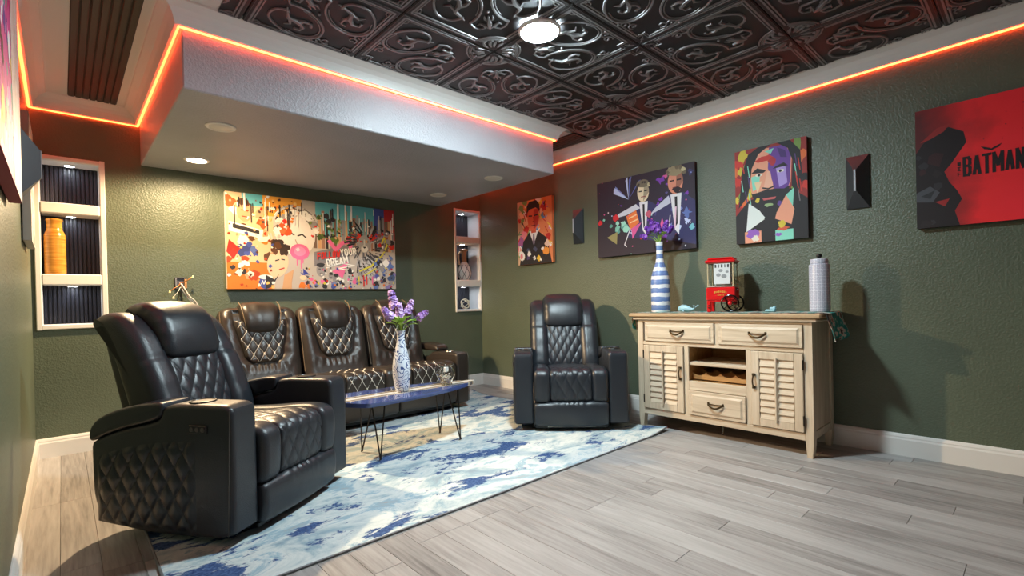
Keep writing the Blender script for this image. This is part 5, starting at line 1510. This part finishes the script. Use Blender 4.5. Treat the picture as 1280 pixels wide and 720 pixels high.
# ------------------------------------------------------------------ open outlet box with loose wires
t = thing('outlet_box', 'open electrical box with loose white and copper wires on the back wall behind the recliner', 'outlet', (-2.970, 0, 1.158))
mb = MB()
for c, d in (((-.036, -.006, 0), (.006, .014, .088)), ((.036, -.006, 0), (.006, .014, .088)), ((0, -.006, .041), (.072, .014, .006)), ((0, -.006, -.041), (.072, .014, .006)), ((0, -.001, 0), (.07, .002, .08))): mb.box(c, d)
obj('box_body', mb, plain('box_grey', (92, 92, 100), .5, .3), t, smooth=False)
obj('mount_ear', MB().box((.030, -.016, -.005), (.016, .010, .070), bev=.002), plain('box_tan', (176, 130, 86), .5), t, smooth=False)
obj('mount_ear', MB().box((-.032, -.016, .008), (.012, .010, .060), bev=.002), plain('box_steel', (150, 150, 156), .4, .6), t, smooth=False)
WW = plain('white_wire', (232, 226, 216), .45); CW = plain('copper_wire', (190, 116, 60), .4, .4); BW = plain('black_wire', (24, 24, 26), .5)
def wire(pts, r, m):
    P_ = [Vector(q) for q in pts]; out = []
    for i in range(len(P_)-1):
        p0, p1, p2, p3 = P_[max(i-1, 0)], P_[i], P_[i+1], P_[min(i+2, len(P_)-1)]
        for k in range(6):
            u = k/6; out.append(.5*((2*p1)+(p2-p0)*u+(2*p0-5*p1+4*p2-p3)*u*u+(3*p1-p0-3*p2+p3)*u**3))
    out.append(P_[-1]); return obj('wire', MB().tube(out, r, 6), m, t)
wire([(-.005, -.008, .0), (.01, -.05, -.03), (.045, -.06, -.10), (.09, -.05, -.15), (.115, -.045, -.24), (.12, -.04, -.34)], .0042, WW)
wire([(.005, -.008, -.005), (.015, -.045, -.045), (.05, -.05, -.12), (.10, -.045, -.17), (.122, -.04, -.26), (.13, -.035, -.36)], .0042, WW)
wire([(.0, -.008, -.01), (.005, -.04, -.05), (.04, -.045, -.12), (.085, -.05, -.185), (.11, -.04, -.30)], .0036, WW)
wire([(.0, -.008, .005), (-.02, -.05, -.02), (-.055, -.06, -.045), (-.075, -.055, -.065)], .0028, CW)
wire([(.005, -.008, .0), (.03, -.05, .015), (.055, -.055, .035), (.07, -.05, .045)], .0030, CW)
wire([(.0, -.008, -.02), (-.02, -.04, -.06), (-.05, -.05, -.10)], .0018, WW)
wire([(-.002, -.008, -.03), (.0, -.03, -.08), (.0, -.02, -.20), (.0, -.015, -.40)], .0045, BW)
for q in ((-.078, -.054, -.068), (-.055, -.05, -.112), (.073, -.05, .047)):
    obj('wire_nut', MB().lathe([(.003, -.009), (.0075, -.007), (.006, .005), (.002, .010)], 10, c=q), plain('nut_yellow', (240, 226, 170), .4), t)

# ------------------------------------------------------------------ things in the niches
def amber():
    m = NT('amber_glaze'); co = m.coord('Object', (8, 8, 120)); n = m.n('ShaderNodeTexNoise', i_Scale=1., i_Detail=3.); m.l(co, n.inputs['Vector'])
    r = m.ramp(n.outputs['Fac'], [(.3, lin((176, 112, 34))), (.7, lin((214, 154, 66)))]); m.l(r.outputs[0], m.b.inputs['Base Color']); m.bump(n.outputs['Fac'], .2, .002); m.set(Roughness=.22)
    return m.m
o = obj('bottle_vase', MB().lathe([(.052, 0), (.055, .004), (.056, .03), (.056, .24), (.055, .262), (.048, .285), (.041, .297), (.040, .315), (.040, .355), (.045, .362), (.045, .372), (.040, .374), (.036, .37), (.036, .30)], 36, capt=True), amber(), None, (-3.672, .055, 1.213), ang=50)
tag(o, 'amber ribbed bottle vase standing on the middle shelf of the left niche', 'vase')
t = thing('handled_jug', 'white jug with dark lattice lines and tan neck in the narrow right niche', 'jug', (-.165, .10, 1.2155))
jw = plain('jug_white', (222, 216, 206), .6)
def jr(z_): 
    P_ = [(0, .050), (.03, .068), (.08, .080), (.13, .078), (.17, .060), (.20, .038), (.215, .030)]
    for i in range(len(P_)-1):
        if P_[i][0] <= z_ <= P_[i+1][0]: u = (z_-P_[i][0])/(P_[i+1][0]-P_[i][0]); return P_[i][1]*(1-u)+P_[i+1][1]*u
    return .03
obj('body', MB().lathe([(jr(z_/100), z_/100) for z_ in (0, 1, 3, 5, 8, 10.5, 13, 15, 17, 18.5, 20, 21.5)], 28), jw, t, ang=50)
tanm = plain('jug_tan', (186, 134, 90), .5)
obj('neck', MB().lathe([(.0305, .212), (.029, .24), (.030, .30), (.033, .335), (.052, .350), (.054, .358), (.046, .360), (.028, .35), (.026, .30)], 24, capb=False, capt=True), tanm, t)
obj('handle', MB().tube([Vector((-.03, 0, .325)), Vector((-.062, 0, .325)), Vector((-.082, 0, .30)), Vector((-.080, 0, .24)), Vector((-.068, 0, .18))], .011, 10), plain('jug_cream', (216, 186, 150), .5), t)
mb = MB()
for q in range(7):
    for s in (-1, 1):
        mb.tube([Vector(((jr(z_)+.001)*cos(q*2*PI/7+s*z_*6.5), (jr(z_)+.001)*sin(q*2*PI/7+s*z_*6.5), z_)) for z_ in [.012+.165*i/20 for i in range(21)]], .0028, 5)
obj('lattice_line', mb, M_BLACKP, t)
t = thing('ring_sculpture', 'cream wire sphere ornament of crossing rings on the lowest shelf of the right niche', 'ornament', (-.185, .075, .8815))
for ax, an in (('X', 90), ('X', 60), ('Y', 55), ('Y', -40)):
    R = Matrix.Rotation(math.radians(an), 3, ax)
    mb = MB().tube([Vector((0, 0, .062))+R @ Vector((.057*cos(a), .057*sin(a), 0)) for a in [2*PI*i/32 for i in range(32)]], .0042, 6, closed=True)
    obj('ring', mb, plain('ring_cream', (226, 216, 190), .5), t)
